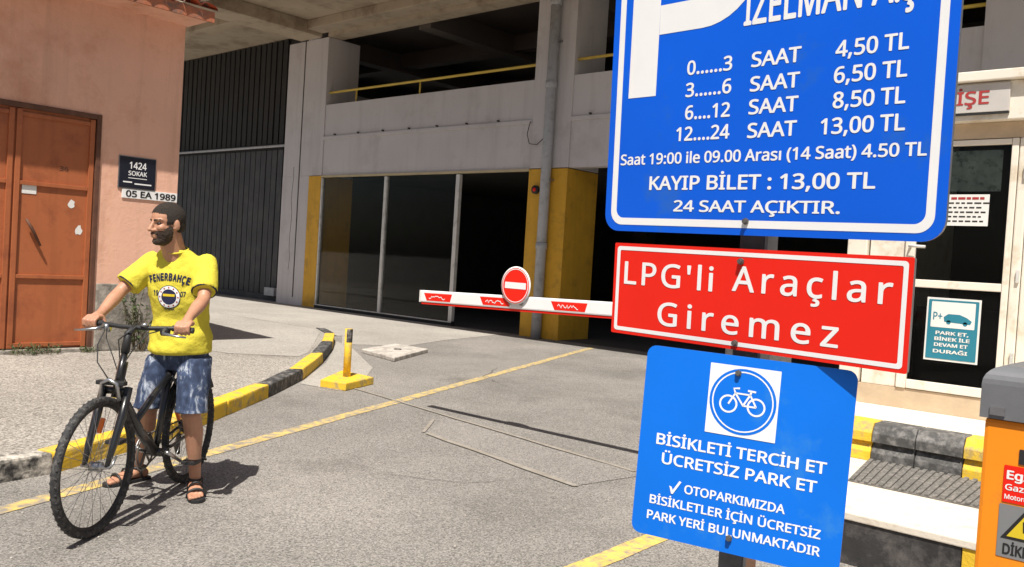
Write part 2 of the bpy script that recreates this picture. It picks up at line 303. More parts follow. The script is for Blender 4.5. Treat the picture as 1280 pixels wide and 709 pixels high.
# ------------------------------------------------------------------ setting: ground, pavement, markings
def sheet(name, pts, z, material, kind='structure'):
    bm = bmesh.new(); f = bm.faces.new([bm.verts.new((p[0], p[1], z)) for p in pts])
    if f.normal.z < 0 or True: bmesh.ops.triangulate(bm, faces=[f])
    for g in bm.faces:
        if g.normal.z < 0: g.normal_flip()
    me = bpy.data.meshes.new(name); bm.to_mesh(me); bm.free(); me.materials.append(material); o = bpy.data.objects.new(name, me); COL.objects.link(o); o['kind'] = kind; W[o.name] = Matrix.Identity(4); return o
sheet('road', [(-600, -600), (600, -600), (600, 600), (-600, 600)], 0, M_asph)
KF = [(-5.2, -0.4), (-5.33, 0.90), (-5.56, 2.166), (-6.10, 3.22), (-6.70, 4.02), (-7.31, 4.83), (-8.13, 5.80), (-9.28, 6.92), (-10.45, 7.95), (-11.5, 8.78), (-12.3, 9.18)]
def inward(i):
    a = Vector(KF[max(i-1, 0)]); b = Vector(KF[min(i+1, len(KF)-1)]); d = (b-a).normalized(); return Vector((-d.y, d.x))
KI = [tuple(Vector(p)+inward(i)*0.16) for i, p in enumerate(KF)]
pav_pts = [KI[i] for i in range(len(KI))] + [(-30, 9.0), (-30, -30), (10, -30)]
prism('pavement', pav_pts[:], -0.02, 0.115, M_side, kind='structure')
# smoother concrete skin of the pavement behind the pink house corner
sheet('concrete_apron', [(-32, 10.3), (-12.3, 10.3), (-12.1, 9.4), (-11.0, 8.55), (-10.5, 9.5), (-11.0, 10.8), (-11.3, 12.0), (-11.6, 13.18), (-32, 13.18)], 0.004, M_apron)
sheet('pavement_skin', [(-12.35, 8.95), (-11.6, 8.55), (-9.5, 6.85), (-9.15, 6.45), (-9.7, 5.8), (-11, 5.5), (-30, 5.5), (-30, 8.95)], 0.119, M_apron)
bm = bmesh.new(); vs = [bm.verts.new(p) for p in ((-12.40, 8.97, 0.117), (-30, 8.97, 0.117), (-30, 10.5, 0.006), (-12.1, 10.5, 0.006), (-12.1, 9.3, 0.006))]; bm.faces.new(vs)
add('pavement_ramp', bm, M_apron, kind='structure')
def mark(name, a, b, wd, material, z=0.004, jit=0.0):
    a, b = Vector(a), Vector(b); d = (b-a); n = max(2, int(d.length/0.3)); d.normalize(); q = Vector((-d.y, d.x)); L = []; Rr = []
    for i in range(n+1):
        p = a.lerp(b, i/n); L.append(p+q*(wd/2+random.uniform(-jit, jit))); Rr.append(p-q*(wd/2+random.uniform(-jit, jit)))
    return sheet(name, L+Rr[::-1], z, material)
mark('yellow_marking', (-9.22, 12.86), (-4.2, -0.3), 0.125, M_yline, jit=0.006)
mark('yellow_marking', (-2.47, 4.30), (-2.38, 0.4), 0.13, M_yline2, jit=0.006)
mark('white_marking', (-7.36, 5.93), (-3.4, 5.36), 0.045, M_wline, 0.008, 0.006)
mark('white_marking', (-5.2, 4.98), (-3.4, 4.66), 0.055, M_wline, 0.008, 0.008)
mark('white_marking', (-5.62, 5.45), (-5.25, 4.98), 0.03, M_wline, 0.008, 0.006)
sheet('road_patch', [(-5.62, 5.60), (-5.22, 4.98), (-3.42, 4.66), (-3.3, 5.34)], 0.004, M_patch)
sheet('road_patch', [(-8.6, 7.2), (-7.75, 6.35), (-7.3, 5.7), (-7.9, 5.6), (-9.25, 6.95), (-10.45, 7.98), (-11.4, 8.75), (-10.4, 8.3)], 0.005, M_apron)

def crack(pts, wd=0.007):
    L = []; Rr = []
    P = [Vector(p) for p in pts]; Q = []
    for a, b in zip(P, P[1:]):
        k = max(2, int((b-a).length/0.12))
        for i in range(k): Q.append(a.lerp(b, i/k)+Vector((random.uniform(-.018, .018), random.uniform(-.018, .018))))
    for i, q in enumerate(Q):
        d = (Q[min(i+1, len(Q)-1)]-Q[max(i-1, 0)]).normalized(); nn = Vector((-d.y, d.x))*wd*random.uniform(.4, 1.0)*min(1, 3*i/len(Q), 3*(1-i/len(Q))+0.05); L.append(q+nn); Rr.append(q-nn)
    bm = bmesh.new(); A = [bm.verts.new((*p, 0.006)) for p in L]; B = [bm.verts.new((*p, 0.006)) for p in Rr]
    for i in range(len(A)-1): bm.faces.new((A[i], A[i+1], B[i+1], B[i]))
    add('road_crack', bm, M_crack, kind='structure')
crack([(-4.6, 3.7), (-3.9, 4.1), (-3.7, 4.7)], 0.0035); crack([(-6.2, 7.4), (-7.4, 8.0), (-8.2, 9.3)], 0.006)
gr = bmesh.new()
for i in range(1500):
    y = 1.2+7*random.random()**1.6; x = random.uniform(-7.5, 0.5); rr0 = random.uniform(.003, .008)
    if x < -4.9-0.35*y*0.9: continue
    t = bmesh.new(); bmesh.ops.create_icosphere(t, subdivisions=1, radius=rr0)
    for v in t.verts: v.co = Vector((v.co.x*random.uniform(.7, 1.3)+x, v.co.y*random.uniform(.7, 1.3)+y, v.co.z*0.6+rr0*0.4))
    me = bpy.data.meshes.new('t'); t.to_mesh(me); t.free(); gr.from_mesh(me); bpy.data.meshes.remove(me)
g_ = add('grit', gr, mat('loose_grit', (0.34, 0.31, 0.28), 0.95, var=0.4, vscale=30), kind='stuff'); g_['label'] = 'small loose grit scattered over the asphalt'
# kerb: each stone is its own part
kerb = thing('kerb', 'low kerb of yellow and black painted stones curving around the left pavement', 'kerb', (-7.68, 5.47, 0))
cols = [M_kyel, M_kworn, M_kyel, M_kyel, M_kyel, M_kblk, M_kyel, M_kblk, M_kyel, M_kblk]
for i in range(len(KF)-1):
    a, b, c, d = Vector(KF[i]), Vector(KF[i+1]), Vector(KI[i+1]), Vector(KI[i]); g = 0.006
    e = (b-a).normalized(); f = (c-d).normalized()
    o = prism('kerb_stone', [a+e*g, b-e*g, c-f*g, d+f*g], -0.02, 0.126+random.uniform(-.004, .006), cols[i], kerb, bev=0.016)
    b2 = bmesh.new(); b2.from_mesh(o.data); bmesh.ops.triangulate(b2, faces=[f for f in b2.faces if len(f.verts) > 4]); bmesh.ops.subdivide_edges(b2, edges=b2.edges[:], cuts=3, use_grid_fill=True)
    for v in b2.verts: v.co += Vector((noise.noise(v.co*9), noise.noise(v.co*9+Vector((5, 0, 0))), noise.noise(v.co*11+Vector((0, 9, 0)))))*0.009
    b2.to_mesh(o.data); b2.free()
    o['label'] = {M_kyel: 'yellow painted kerb stone', M_kblk: 'black painted kerb stone', M_kworn: 'kerb stone with flaking black paint'}[cols[i]]

# concrete slab lid on the asphalt
sl_ = thing('concrete_slab', 'pale square concrete cover slab lying on the asphalt near the glass front', 'slab', (-9.7, 8.5, 0))
prism('slab_body', [(-8.97, 7.88), (-9.66, 9.16), (-10.43, 9.16), (-9.98, 8.12)], 0.0, 0.06, M_conc, sl_, bev=0.012)
tube('lifting_ring', arc3((-9.75, 8.62, 0.062), (1, 0, 0), (0, 1, 0), 0.05, 0, 2*pi, 10)[:-1], 0.012, M_bolt, sl_, n=6, closed=True)

# bollard
bo = thing('bollard', 'short yellow post with black top fixed on a yellow square base plate', 'bollard', (-7.65, 6.05, 0))
prism('base_plate', [(-7.62, 5.66), (-7.28, 5.74), (-7.52, 6.32), (-8.12, 6.33)], 0.0, 0.085, M_kyel, bo, bev=0.012)
tube('post', [(-7.68, 6.06, 0.08), (-7.685, 6.06, 0.62)], 0.042, M_kyel, bo, n=16)
bm = bmesh.new(); bm_tube(bm, [(-7.685, 6.06, 0.47), (-7.685, 6.06, 0.618)], 0.0445, 16, caps=False)
bm.faces.ensure_lookup_table(); bmesh.ops.delete(bm, geom=[f for f in bm.faces if (f.calc_center_median()-Vector((-7.685, 6.06, 0.54))).dot(Vector((1.0, 0.25, 0))) < 0.004], context='FACES')
add('black_patch', bm, M_kblk, bo, smooth=True)

# ------------------------------------------------------------------ pink house
PX = -10.43
pk = thing('pink_house', 'single storey pink plaster house with tiled eave and rust brown metal door', 'house', (PX, 4.4, 0))
DY0, DY1, DZ0, DZ1 = 2.56, 4.42, 0.16, 2.90
bm = bmesh.new()
bm_box(bm, -17, PX, DY1, 5.39, 0.0, 4.18); bm_box(bm, -17, PX, -4, DY0, 0, 4.18); bm_box(bm, -17, PX, DY0, DY1, DZ1, 4.18); bm_box(bm, -17, PX, DY0, DY1, 0, DZ0-0.02); bm_box(bm, -17, -11.0, DY0, DY1, DZ0-0.02, DZ1)
add('wall', bm, M_pink, pk)
box('plinth', PX, PX+0.035, DY1+0.02, 5.36, 0.115, 0.92, M_plinth, pk, bev=0.012)
box('threshold', PX-0.1, PX+0.06, DY0-0.1, DY1+0.05, 0.10, 0.16, M_plinth, pk, bev=0.01)
EX = PX+0.56
box('eave_slab', -17.3, EX, -4.2, 5.44, 4.18, 4.27, M_pink, pk, bev=0.01)
box('fascia', EX-0.02, EX+0.01, -4.2, 5.46, 4.16, 4.285, M_tile, pk)
# roof deck and clay tiles; the rows at the eave are single tiles
slope = 0.32
def tile_mesh():
    bm = bmesh.new(); L = []
    for j, xx in enumerate((0.0, 0.40)):
        row = []
        for i in range(9):
            a = pi*i/8; r_ = 0.105 if j == 0 else 0.088; row.append(bm.verts.new((-xx, r_*cos(a), 0.07*sin(a)+xx*slope+(0.0 if j else 0.012))))
        L.append(row)
    for i in range(8): bm.faces.new((L[0][i], L[0][i+1], L[1][i+1], L[1][i]))
    r = bmesh.ops.solidify(bm, geom=bm.faces[:], thickness=0.014); bmesh.ops.recalc_face_normals(bm, faces=bm.faces)
    me = bpy.data.meshes.new('roof_tile'); bm.to_mesh(me); bm.free(); me.materials.append(M_tile); return me
tm = tile_mesh()
bm = bmesh.new(); vs = [bm.verts.new(v) for v in ((EX, -4.2, 4.275), (EX, 5.46, 4.275), (-13.9, 5.46, 4.275+slope*3.97), (-13.9, -4.2, 4.275+slope*3.97), (-17.3, -4.2, 4.275), (-17.3, 5.46, 4.275))]
bm.faces.new((vs[0], vs[1], vs[2], vs[3])); bm.faces.new((vs[3], vs[2], vs[5], vs[4])); bm.faces.new((vs[1], vs[5], vs[2])); add('roof', bm, M_tile, pk)
nt_ = 0; far = bmesh.new()
for row in range(9):
    for k in range(44):
        y = 5.36-k*0.215; x = EX+0.06-row*0.34
        if row < 3:
            o = bpy.data.objects.new('roof_tile', tm); COL.objects.link(o); o.parent = pk; o.location = Vector((x, y+random.uniform(-.006, .006), 4.285+row*0.34*slope))-Vector((PX, 4.4, 0)); o.rotation_euler = (0, 0, random.uniform(-.03, .03)); W[o.name] = W[pk.name]
        else:
            n0 = len(far.verts); far.from_mesh(tm); far.verts.ensure_lookup_table()
            for v in far.verts[n0:]: v.co += Vector((x, y, 4.285+row*0.34*slope))
add('roof_tiles_upper', far, M_tile, pk, kind='stuff')
# metal door
dr = box('door', PX-0.07, PX-0.035, DY0+0.04, DY1-0.05, DZ0+0.01, DZ1-0.04, M_rust, pk)
box('door_frame', PX-0.09, PX+0.02, DY1-0.055, DY1-0.005, 0.12, DZ1-0.002, M_rustd, pk, bev=0.004)
box('door_frame', PX-0.09, PX+0.02, DY0, DY1-0.056, DZ1-0.06, DZ1-0.003, M_rustd, pk, bev=0.004)
sy = 3.50
for (y0, y1) in ((sy+0.012, DY1-0.065), (DY0+0.05, sy-0.012)):
    for zz in (2.02, 0.98, DZ0+0.05, DZ1-0.12):
        box('rail', PX-0.035, PX-0.012, y0+0.056, y1-0.056, zz-0.022, zz+0.022, M_rust, dr, bev=0.004)
    for yy in (y0, y1-0.055): box('stile', PX-0.035, PX-0.008, yy, yy+0.055, DZ0+0.012, DZ1-0.07, M_rust, dr, bev=0.004)
tube('door_bar', [(PX+0.02, 3.64, 1.62), (PX+0.03, 3.70, 1.52), (PX+0.02, 3.80, 1.33)], [0.014, 0.02, 0.014], M_rustd, dr, n=6)
for (yy, zz, wd, hh) in ((3.60, 1.905, 0.15, 0.11),):
    box('paper_label', PX-0.034, PX-0.030, yy, yy+wd, zz, zz+hh, M_paper, dr)
for (yy, zz, r_) in ((4.135, 1.83, 0.042), (4.225, 1.53, 0.05)):
    bm = bmesh.new(); poly_bm([(yy+r_*random.uniform(.6, 1.1)*cos(2*pi*i/11), zz+r_*1.25*random.uniform(.6, 1.1)*sin(2*pi*i/11)) for i in range(11)], 0.0, bm)
    me = bpy.data.meshes.new('paint_spot'); bm.to_mesh(me); bm.free(); me.transform(face_x(PX-0.0325)); add('paint_spot', me, M_paper, dr)
lettering('36', 3.985, 4.085, 2.20, 0.05, M_rustd, dr, M=face_x(PX-0.033), z=0)
# street plates on the pink wall
sp = thing('street_name_plate', 'square dark navy street name plate reading 1424 sokak on the pink wall', 'sign', (PX, 4.88, 2.06))
box('plate', PX+0.012, PX+0.022, 4.645, 5.085, 2.085, 2.455, M_navy, sp, bev=0.003)
Mx = face_x(PX+0.0245)
lettering('1424', 4.76, 4.97, 2.315, 0.085, M_signw, sp, M=Mx, z=0); lettering('SOKAK', 4.75, 4.98, 2.235, 0.055, M_signw, sp, M=Mx, z=0)
bm = bmesh.new()
for (a, b, zz, h_) in ((4.75, 4.98, 2.200, 0.008), (4.69, 4.80, 2.145, 0.016), (4.83, 5.04, 2.130, 0.016)):
    poly_bm([(a, zz), (b, zz), (b, zz+h_), (a, zz+h_)], 0, bm)
me = bpy.data.meshes.new('t'); bm.to_mesh(me); bm.free(); me.transform(Mx); add('print_lines', me, M_signw, sp)
box('plate_rim', PX+0.002, PX+0.011, 4.635, 5.095, 2.075, 2.465, M_galv, sp)
lp = thing('number_plate', 'narrow white plate with black numbers under the navy street plate', 'sign', (PX, 5.03, 1.97))
box('plate', PX+0.002, PX+0.014, 4.69, 5.385, 1.960, 2.072, M_signw, lp, bev=0.003)
lettering('05 EA 1989', 4.735, 5.365, 1.977, 0.078, M_black, lp, M=face_x(PX+0.0165), z=0, bold=0.03)

# ------------------------------------------------------------------ parking garage
GY = 13.2
ga = thing('parking_garage', 'grey painted multi-storey car park with yellow entrance frames and deep shade', 'building', (-10.8, GY, 0))
cols_x = [(-19.9, -18.2), (-11.3, -10.32), (-3.2, -2.2), (4.6, 5.6)]
TOPB = 6.85
for i, (a, b) in enumerate(cols_x):
    box('column', a, b, GY, 14.2, 3.36, TOPB-0.002, M_wall, ga, bev=0.01)
# lower part of the columns: grey for the left, yellow for the entrance jambs
box('column_foot', -19.9, -18.72, GY, 14.2, 0, 3.358, M_wall, ga)
box('yellow_jamb', -18.718, -18.2, GY-0.004, 14.2, 0, 3.345, M_gold, ga)
box('yellow_jamb', -11.3, -10.32, GY-0.004, 14.2, 0, 3.345, M_gold, ga, bev=0.01)
box('column_foot', -3.2, -2.2, GY, 14.2, 0, 3.358, M_wall, ga)
box('joint', -19.18, -19.14, GY-0.006, GY+0.01, 0.2, TOPB-0.01, M_crack, ga)
tube('crack', [(-19.42+0.03*sin(i*1.7)+random.uniform(-.015, .015), GY-0.001, 0.9+i*0.3) for i in range(10)], 0.006, M_crack, ga, n=4)
for (a, b) in ((-18.2, -11.3), (-10.32, -3.2), (-2.2, 4.6)):
    box('parapet', a, b, GY+0.03, GY+0.24, 3.36, 5.14, M_wall, ga)
    box('parapet_moulding', a, b, GY-0.012, GY+0.028, 4.255, 4.335, M_wall, ga, bev=0.006)
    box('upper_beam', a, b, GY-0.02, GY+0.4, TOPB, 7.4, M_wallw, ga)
    for k in range(8):
        xx = a+0.45+k*0.92
        if xx < b-0.2: tube('anchor', [(xx, GY-0.022, 4.37), (xx, GY+0.028, 4.37)], 0.02, M_crack, ga, n=10)
    # yellow railing
    pts = [(a-0.002, GY+0.12, 5.46), (b+0.002, GY+0.12, 5.46)]
    rl = tube('railing', pts, 0.03, M_rail, ga, n=8)
    nn = 2
    for k in range(1, nn+1):
        xx = (-17.12, -14.82)[k-1] if a < -18 else a+(b-a)*k/(nn+1)-0.35; tube('baluster', [(xx, GY+0.12, 5.14), (xx, GY+0.12, 5.44)], 0.022, M_rail, rl, n=6)
# glass front
box('head_frame', -18.2, -11.3, GY-0.01, GY+0.06, 3.305, 3.355, mat('pale_beige_frame', (0.50, 0.42, 0.26), 0.6, var=0.1), ga)
for xx, wd in ((-18.17, 0.05), (-15.70, 0.09), (-13.31, 0.11)):
    box('mullion', xx-wd/2, xx+wd/2, GY+0.0, GY+0.09, 0.10, 3.288, M_alu, ga, bev=0.006)
box('sill_frame', -18.2, -13.25, GY-0.01, GY+0.11, 0.0, 0.10, M_sheetd, ga, bev=0.006)
box('sill_strip', -18.2, -13.25, GY-0.016, GY-0.011, 0.075, 0.10, M_alu, ga)
for (a, b) in ((-18.145, -15.745), (-15.655, -13.365)):
    box('glass_pane', a, b, GY+0.045, GY+0.051, 0.10, 3.288, M_glass, ga)
# interior: ground floor hall and upper deck
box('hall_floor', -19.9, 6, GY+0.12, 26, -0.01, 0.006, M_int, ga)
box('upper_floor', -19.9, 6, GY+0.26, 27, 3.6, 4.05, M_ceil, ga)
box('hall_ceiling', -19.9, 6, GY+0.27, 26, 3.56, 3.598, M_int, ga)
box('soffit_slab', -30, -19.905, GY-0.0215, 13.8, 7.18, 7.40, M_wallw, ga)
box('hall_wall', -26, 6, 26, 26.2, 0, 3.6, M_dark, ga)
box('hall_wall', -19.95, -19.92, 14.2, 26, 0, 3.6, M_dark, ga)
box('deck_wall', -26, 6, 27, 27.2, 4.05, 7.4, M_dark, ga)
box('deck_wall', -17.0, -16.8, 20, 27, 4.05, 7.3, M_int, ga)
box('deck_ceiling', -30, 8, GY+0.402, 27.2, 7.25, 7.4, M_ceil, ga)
for k in range(7):
    xx = -24+k*4.35; box('deck_beam', xx, xx+0.4, GY+0.41, 27, 6.75, 7.249, M_ceil, ga)
for yy in (16.5, 20.5, 24.5): 
    bm = bmesh.new()
    for k in range(6):
        xx = -24+k*4.35; bm_box(bm, xx+0.402, xx+4.348, yy, yy+0.35, 6.85, 7.248)
    add('cross_beam', bm, M_ceil, ga)
for xx in (-15.2, -6.8, 1.6):
    for yy in (18.5, 23.0):
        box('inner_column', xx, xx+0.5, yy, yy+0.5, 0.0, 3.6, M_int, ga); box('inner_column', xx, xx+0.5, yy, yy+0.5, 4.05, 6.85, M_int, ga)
# overhanging soffit
OY = 9.85
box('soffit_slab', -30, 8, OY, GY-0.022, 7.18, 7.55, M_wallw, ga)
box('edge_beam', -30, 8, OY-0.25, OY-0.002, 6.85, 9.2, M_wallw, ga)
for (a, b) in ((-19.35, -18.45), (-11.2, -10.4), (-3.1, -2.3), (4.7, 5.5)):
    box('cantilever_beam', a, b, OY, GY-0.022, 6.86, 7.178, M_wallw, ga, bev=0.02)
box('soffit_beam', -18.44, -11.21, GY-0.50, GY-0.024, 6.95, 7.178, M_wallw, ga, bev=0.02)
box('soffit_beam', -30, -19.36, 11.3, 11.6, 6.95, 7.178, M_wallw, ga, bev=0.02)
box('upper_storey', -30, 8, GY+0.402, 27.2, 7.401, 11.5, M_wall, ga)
# recessed ribbed wall at the left
box('recessed_wall', -30, -19.905, 13.62, 13.8, 0, 7.179, M_sheetd, ga)
box('wall_base', -30, -20.35, 13.50, 13.615, 0, 0.16, M_sheet, ga)
box('window_recess', -30, -20.05, 13.60, 13.618, 2.38, 3.38, M_dark, ga)
box('window_recess', -30, -20.05, 13.60, 13.618, 5.12, 6.9, M_dark, ga)
n = 0
for k in range(36):
    xx = -20.62-k*0.27
    box('rib', xx-0.115, xx+0.115, 13.56+random.uniform(-.006, .006), 13.598, 0.165, 4.15, M_sheet, ga)
    box('rib', xx-0.10, xx+0.10, 13.56+random.uniform(-.006, .006), 13.598, 4.32, 7.15, M_sheetd, ga)  # upper ribs near black: the deep shade up there is put into their colour
tube('conduit', [(-29, 13.44, 4.235), (-19.99, 13.44, 4.235), (-19.95, 13.44, 4.20), (-19.95, 13.44, 4.08)], 0.035, M_pipe, ga, n=8)
box('meter_box', -20.75, -20.28, 13.36, 13.52, 0.14, 0.36, M_pipe, ga, bev=0.01)
# drain pipe with collars and brackets
dp = thing('drain_pipe', 'tall pale grey drain pipe running down the yellow and grey column', 'pipe', (-10.75, GY-0.13, 0))
tube('pipe', [(-10.76, GY-0.125, 0.0), (-10.76, GY-0.125, 7.17)], 0.10, M_pipe, dp, n=20)
for zz in (1.75, 4.9, 6.5): tube('collar', [(-10.76, GY-0.125, zz), (-10.76, GY-0.125, zz+0.13)], 0.114, M_pipe, dp, n=20)
for zz in (0.6, 3.1, 5.8): box('bracket', -10.89, -10.63, GY-0.13, GY-0.004, zz, zz+0.03, M_galv, dp)
tube('cable', [(-11.32, GY-0.03, 4.3), (-11.38, GY-0.04, 4.05), (-11.30, GY-0.05, 3.85), (-11.1, GY-0.05, 3.82), (-10.87, GY-0.04, 4.0)], 0.008, M_plas, ga, n=5)
sr_ = thing('wall_siren', 'small round black and red beacon on the yellow column', 'beacon', (-11.05, GY-0.01, 2.93))
tube('housing', [(-11.07, GY-0.07, 2.93), (-11.07, GY-0.004, 2.93)], 0.085, M_plas, sr_, n=20)
tube('lens', [(-11.07, GY-0.085, 2.93), (-11.07, GY-0.071, 2.93)], 0.04, M_signr, sr_, n=16)

# ------------------------------------------------------------------ ticket booth with its steps
BY = 7.1
bt = thing('ticket_booth', 'cream ticket booth with glazed door on a stepped platform', 'booth', (-1.7, BY, 0))
box('platform', -2.62, 2.2, 6.27, 9.9, 0.0, 0.523, M_creams, bt, bev=0.008)
box('wall_base', -2.60, 2.0, BY+0.0, BY+0.12, 0.525, 0.68, M_creamshade, bt)
box('corner_post', -2.61, -2.455, BY-0.01, BY+0.14, 0.682, 2.60, M_cream, bt, bev=0.008)
box('wall_panel', -2.435, -2.165, BY+0.015, BY+0.12, 0.682, 2.60, M_cream, bt, bev=0.004)
box('wall_side', -2.61, -2.47, BY+0.142, 9.7, 0.525, 3.02, M_cream, bt)
box('wall_side', 1.9, 2.0, BY+0.142, 9.7, 0.525, 3.02, M_cream, bt)
box('wall_back', -2.468, 1.898, 9.6, 9.7, 0.525, 3.02, M_int, bt)
box('booth_floor', -2.468, 1.898, BY+0.142, 9.598, 0.525, 0.56, M_int, bt)
box('counter', -2.4, 1.8, 8.3, 8.9, 0.562, 1.3, M_dark, bt)
box('lintel', -2.60, 2.0, BY-0.005, BY+0.14, 2.602, 2.72, M_creamshade, bt)
box('fascia', -2.64, 2.05, BY-0.10, BY+0.14, 2.722, 3.00, M_cream, bt, bev=0.006)
box('roof_slab', -2.72, 2.12, BY-0.16, 9.8, 3.002, 3.075, M_cream, bt, bev=0.008)
door = box('door', -2.16, -2.09, BY-0.015, BY+0.05, 0.684, 2.598, M_cream, bt, bev=0.006)     # hinge stile
box('door_stile', -1.475, -1.43, BY-0.015, BY+0.05, 0.684, 2.598, M_cream, door, bev=0.006)
box('door_rail', -2.088, -1.477, BY-0.012, BY+0.047, 0.686, 0.755, M_cream, door, bev=0.006)
box('door_rail', -2.088, -1.477, BY-0.012, BY+0.047, 1.475, 1.535, M_cream, door, bev=0.006)
box('door_rail', -2.088, -1.477, BY-0.012, BY+0.047, 2.555, 2.596, M_cream, door, bev=0.006)
box('glass_pane', -2.086, -1.479, BY+0.012, BY+0.018, 0.757, 1.473, M_glassb, door)
box('glass_pane', -2.086, -1.479, BY+0.012, BY+0.018, 1.537, 2.553, M_glassb, door)
tube('handle', [(-2.12, BY-0.02, 1.79), (-2.12, BY-0.06, 1.79), (-2.0, BY-0.065, 1.785)], 0.012, M_alu, door, n=8)
for (a, b) in ((-1.425, -1.36), (-1.355, -1.29)): box('corner_post', a, b, BY-0.012, BY+0.12, 0.682, 2.60, M_cream, bt, bev=0.01)
box('wall_panel', -1.285, -0.6, BY+0.01, BY+0.12, 0.682, 2.60, M_cream, bt, bev=0.004)
box('corner_post', -0.59, -0.5, BY-0.01, BY+0.12, 0.682, 2.60, M_cream, bt, bev=0.008)
box('glass_pane', -0.49, 1.9, BY+0.03, BY+0.036, 1.30, 2.60, M_glassb, bt); box('wall_panel', -0.49, 1.9, BY+0.01, BY+0.12, 0.682, 1.298, M_cream, bt)
for zz in (0.95, 1.55, 2.3): box('hinge', -1.385, -1.365, BY-0.03, BY-0.013, zz, zz+0.09, M_alu, bt)
# gise sign on the fascia
gs = thing('booth_name_sign', 'long white sign with dark red letters GİŞE above the booth door', 'sign', (-1.95, BY-0.1, 2.79))
box('panel', -2.42, -1.49, BY-0.125, BY-0.102, 2.778, 2.985, mat('dusty_sign_white', (0.50, 0.47, 0.44), 0.6, var=0.08, vscale=5), gs, bev=0.003)
box('sign_edge', -2.42, -1.49, BY-0.122, BY-0.102, 2.762, 2.777, M_plas, gs)
lettering('GİŞE', -1.950, -1.622, 2.836, 0.098, M_darkred, gs, M=face_y(BY-0.1275), z=0)
# papers on the door glass
pa = thing('door_notice', 'white printed notice taped to the upper door glass', 'notice', (-1.75, BY, 1.95))
box('sheet', -1.905, -1.60, BY+0.004, BY+0.008, 1.955, 2.19, M_paper, pa)
Mf = face_y(BY+0.0025)
bm = bmesh.new()
for i in range(5):
    zz = 2.12-i*0.034; x = -1.88
    while x < -1.64:
        wd = random.uniform(0.02, 0.05); poly_bm([(x, zz), (x+wd, zz), (x+wd, zz+0.011), (x, zz+0.011)], 0, bm); x += wd+0.012
me = bpy.data.meshes.new('t'); bm.to_mesh(me); bm.free(); me.transform(Mf); add('print_lines', me, M_black, pa)
bm = bmesh.new(); x = -1.86
for wd in (0.04, 0.05, 0.03, 0.045, 0.03): poly_bm([(x, 2.152), (x+wd, 2.152), (x+wd, 2.170), (x, 2.170)], 0, bm); x += wd+0.008
me = bpy.data.meshes.new('t'); bm.to_mesh(me); bm.free(); me.transform(Mf); add('print_lines', me, M_darkred, pa)
pb = thing('window_chart', 'faded green grey chart behind the top of the door glass', 'poster', (-1.72, BY, 2.2))
box('sheet', -2.05, -1.535, BY+0.024, BY+0.028, 2.215, 2.52, M_blind, pb)
# teal poster
tp = thing('parking_poster', 'teal poster with white panel and car drawing on the lower door glass', 'poster', (-1.78, BY, 0.93))
box('sheet', -1.975, -1.600, BY+0.002, BY+0.008, 0.925, 1.405, M_paper, tp)
Mf = face_y(BY-0.0005)
me = bpy.data.meshes.new('t'); bm = poly_bm(rr(-1.962, -1.613, 0.94, 1.39, 0.006), 0); bm.to_mesh(me); bm.free(); me.transform(Mf); add('print_panel', me, M_teal, tp)
Mf = face_y(BY-0.0015)
me = bpy.data.meshes.new('t'); bm = poly_bm(rr(-1.94, -1.635, 1.18, 1.375, 0.006), 0); bm.to_mesh(me); bm.free(); me.transform(Mf); add('print_panel', me, M_paper, tp)
Mf = face_y(BY-0.0025)
lettering('P+', -1.925, -1.86, 1.235, 0.06, M_teal, tp, M=Mf, z=0)
bm = poly_bm([(-1.845, 1.225), (-1.665, 1.215), (-1.655, 1.24), (-1.69, 1.265), (-1.74, 1.285), (-1.82, 1.285), (-1.85, 1.26)], 0); poly_bm(circ(-1.815, 1.222, 0.016, 12), 0, bm); poly_bm(circ(-1.70, 1.217, 0.016, 12), 0, bm)
bm2 = bm; me = bpy.data.meshes.new('t'); bm.to_mesh(me); bm.free(); me.transform(Mf); add('car_drawing', me, M_teal, tp)
for s_, a, b, zz in (('PARK ET,', -1.90, -1.67, 1.125), ('BİNEK İLE', -1.905, -1.66, 1.08), ('DEVAM ET', -1.905, -1.67, 1.035), ('DURAĞI', -1.91, -1.67, 0.985)): lettering(s_, a, b, zz, 0.027, M_paper, tp, M=Mf, z=0, bold=0.03)
# steps: painted treads and risers, coloured stones end to end
def stone(x0, x1, z0, mr, lb):
    bm = bmesh.new(); prof = [(6.07, z0), (6.07, z0+0.062), (6.115, z0+0.128), (6.30, z0+0.128), (6.30, z0)]
    vs = [bm.verts.new((x0+0.003, y, z)) for y, z in prof]; f = bm.faces.new(vs); r_ = bmesh.ops.extrude_face_region(bm, geom=[f]); bmesh.ops.translate(bm, vec=(x1-x0-0.006, 0, 0), verts=[v for v in r_['geom'] if isinstance(v, bmesh.types.BMVert)])
    bmesh.ops.bevel(bm, geom=bm.edges[:], offset=0.003, segments=1, profile=0.6, affect='EDGES'); add('step_stone', bm, mr, bt, label=lb)
for z0 in (0.271, 0.401):
    for (x0, x1, mr, lb) in ((-2.60, -2.29, M_kyel, 'yellow painted step stone'), (-2.29, -1.98, M_kyel, 'yellow painted step stone'), (-1.98, -1.70, M_gtread, 'black painted step stone'), (-1.70, -1.41, M_gtread, 'black painted step stone'), (-1.41, -1.0, M_kyel, 'yellow painted step stone'), (-1.0, -0.4, M_kyel, 'yellow painted step stone'), (-0.4, 0.3, M_kyel, 'yellow painted step stone')): stone(x0, x1, z0, mr, lb)
box('lower_slab', -2.30, 2.2, 4.625, 6.265, 0.0, 0.27, M_creams, bt, bev=0.006)
box('riser_face', -2.30, -1.045, 4.605, 4.622, 0.0, 0.232, M_blkp, bt, bev=0.003, label='black painted riser')
box('riser_face', -1.04, 0.0, 4.605, 4.622, 0.0, 0.232, M_kyel, bt, bev=0.003, label='yellow painted riser')
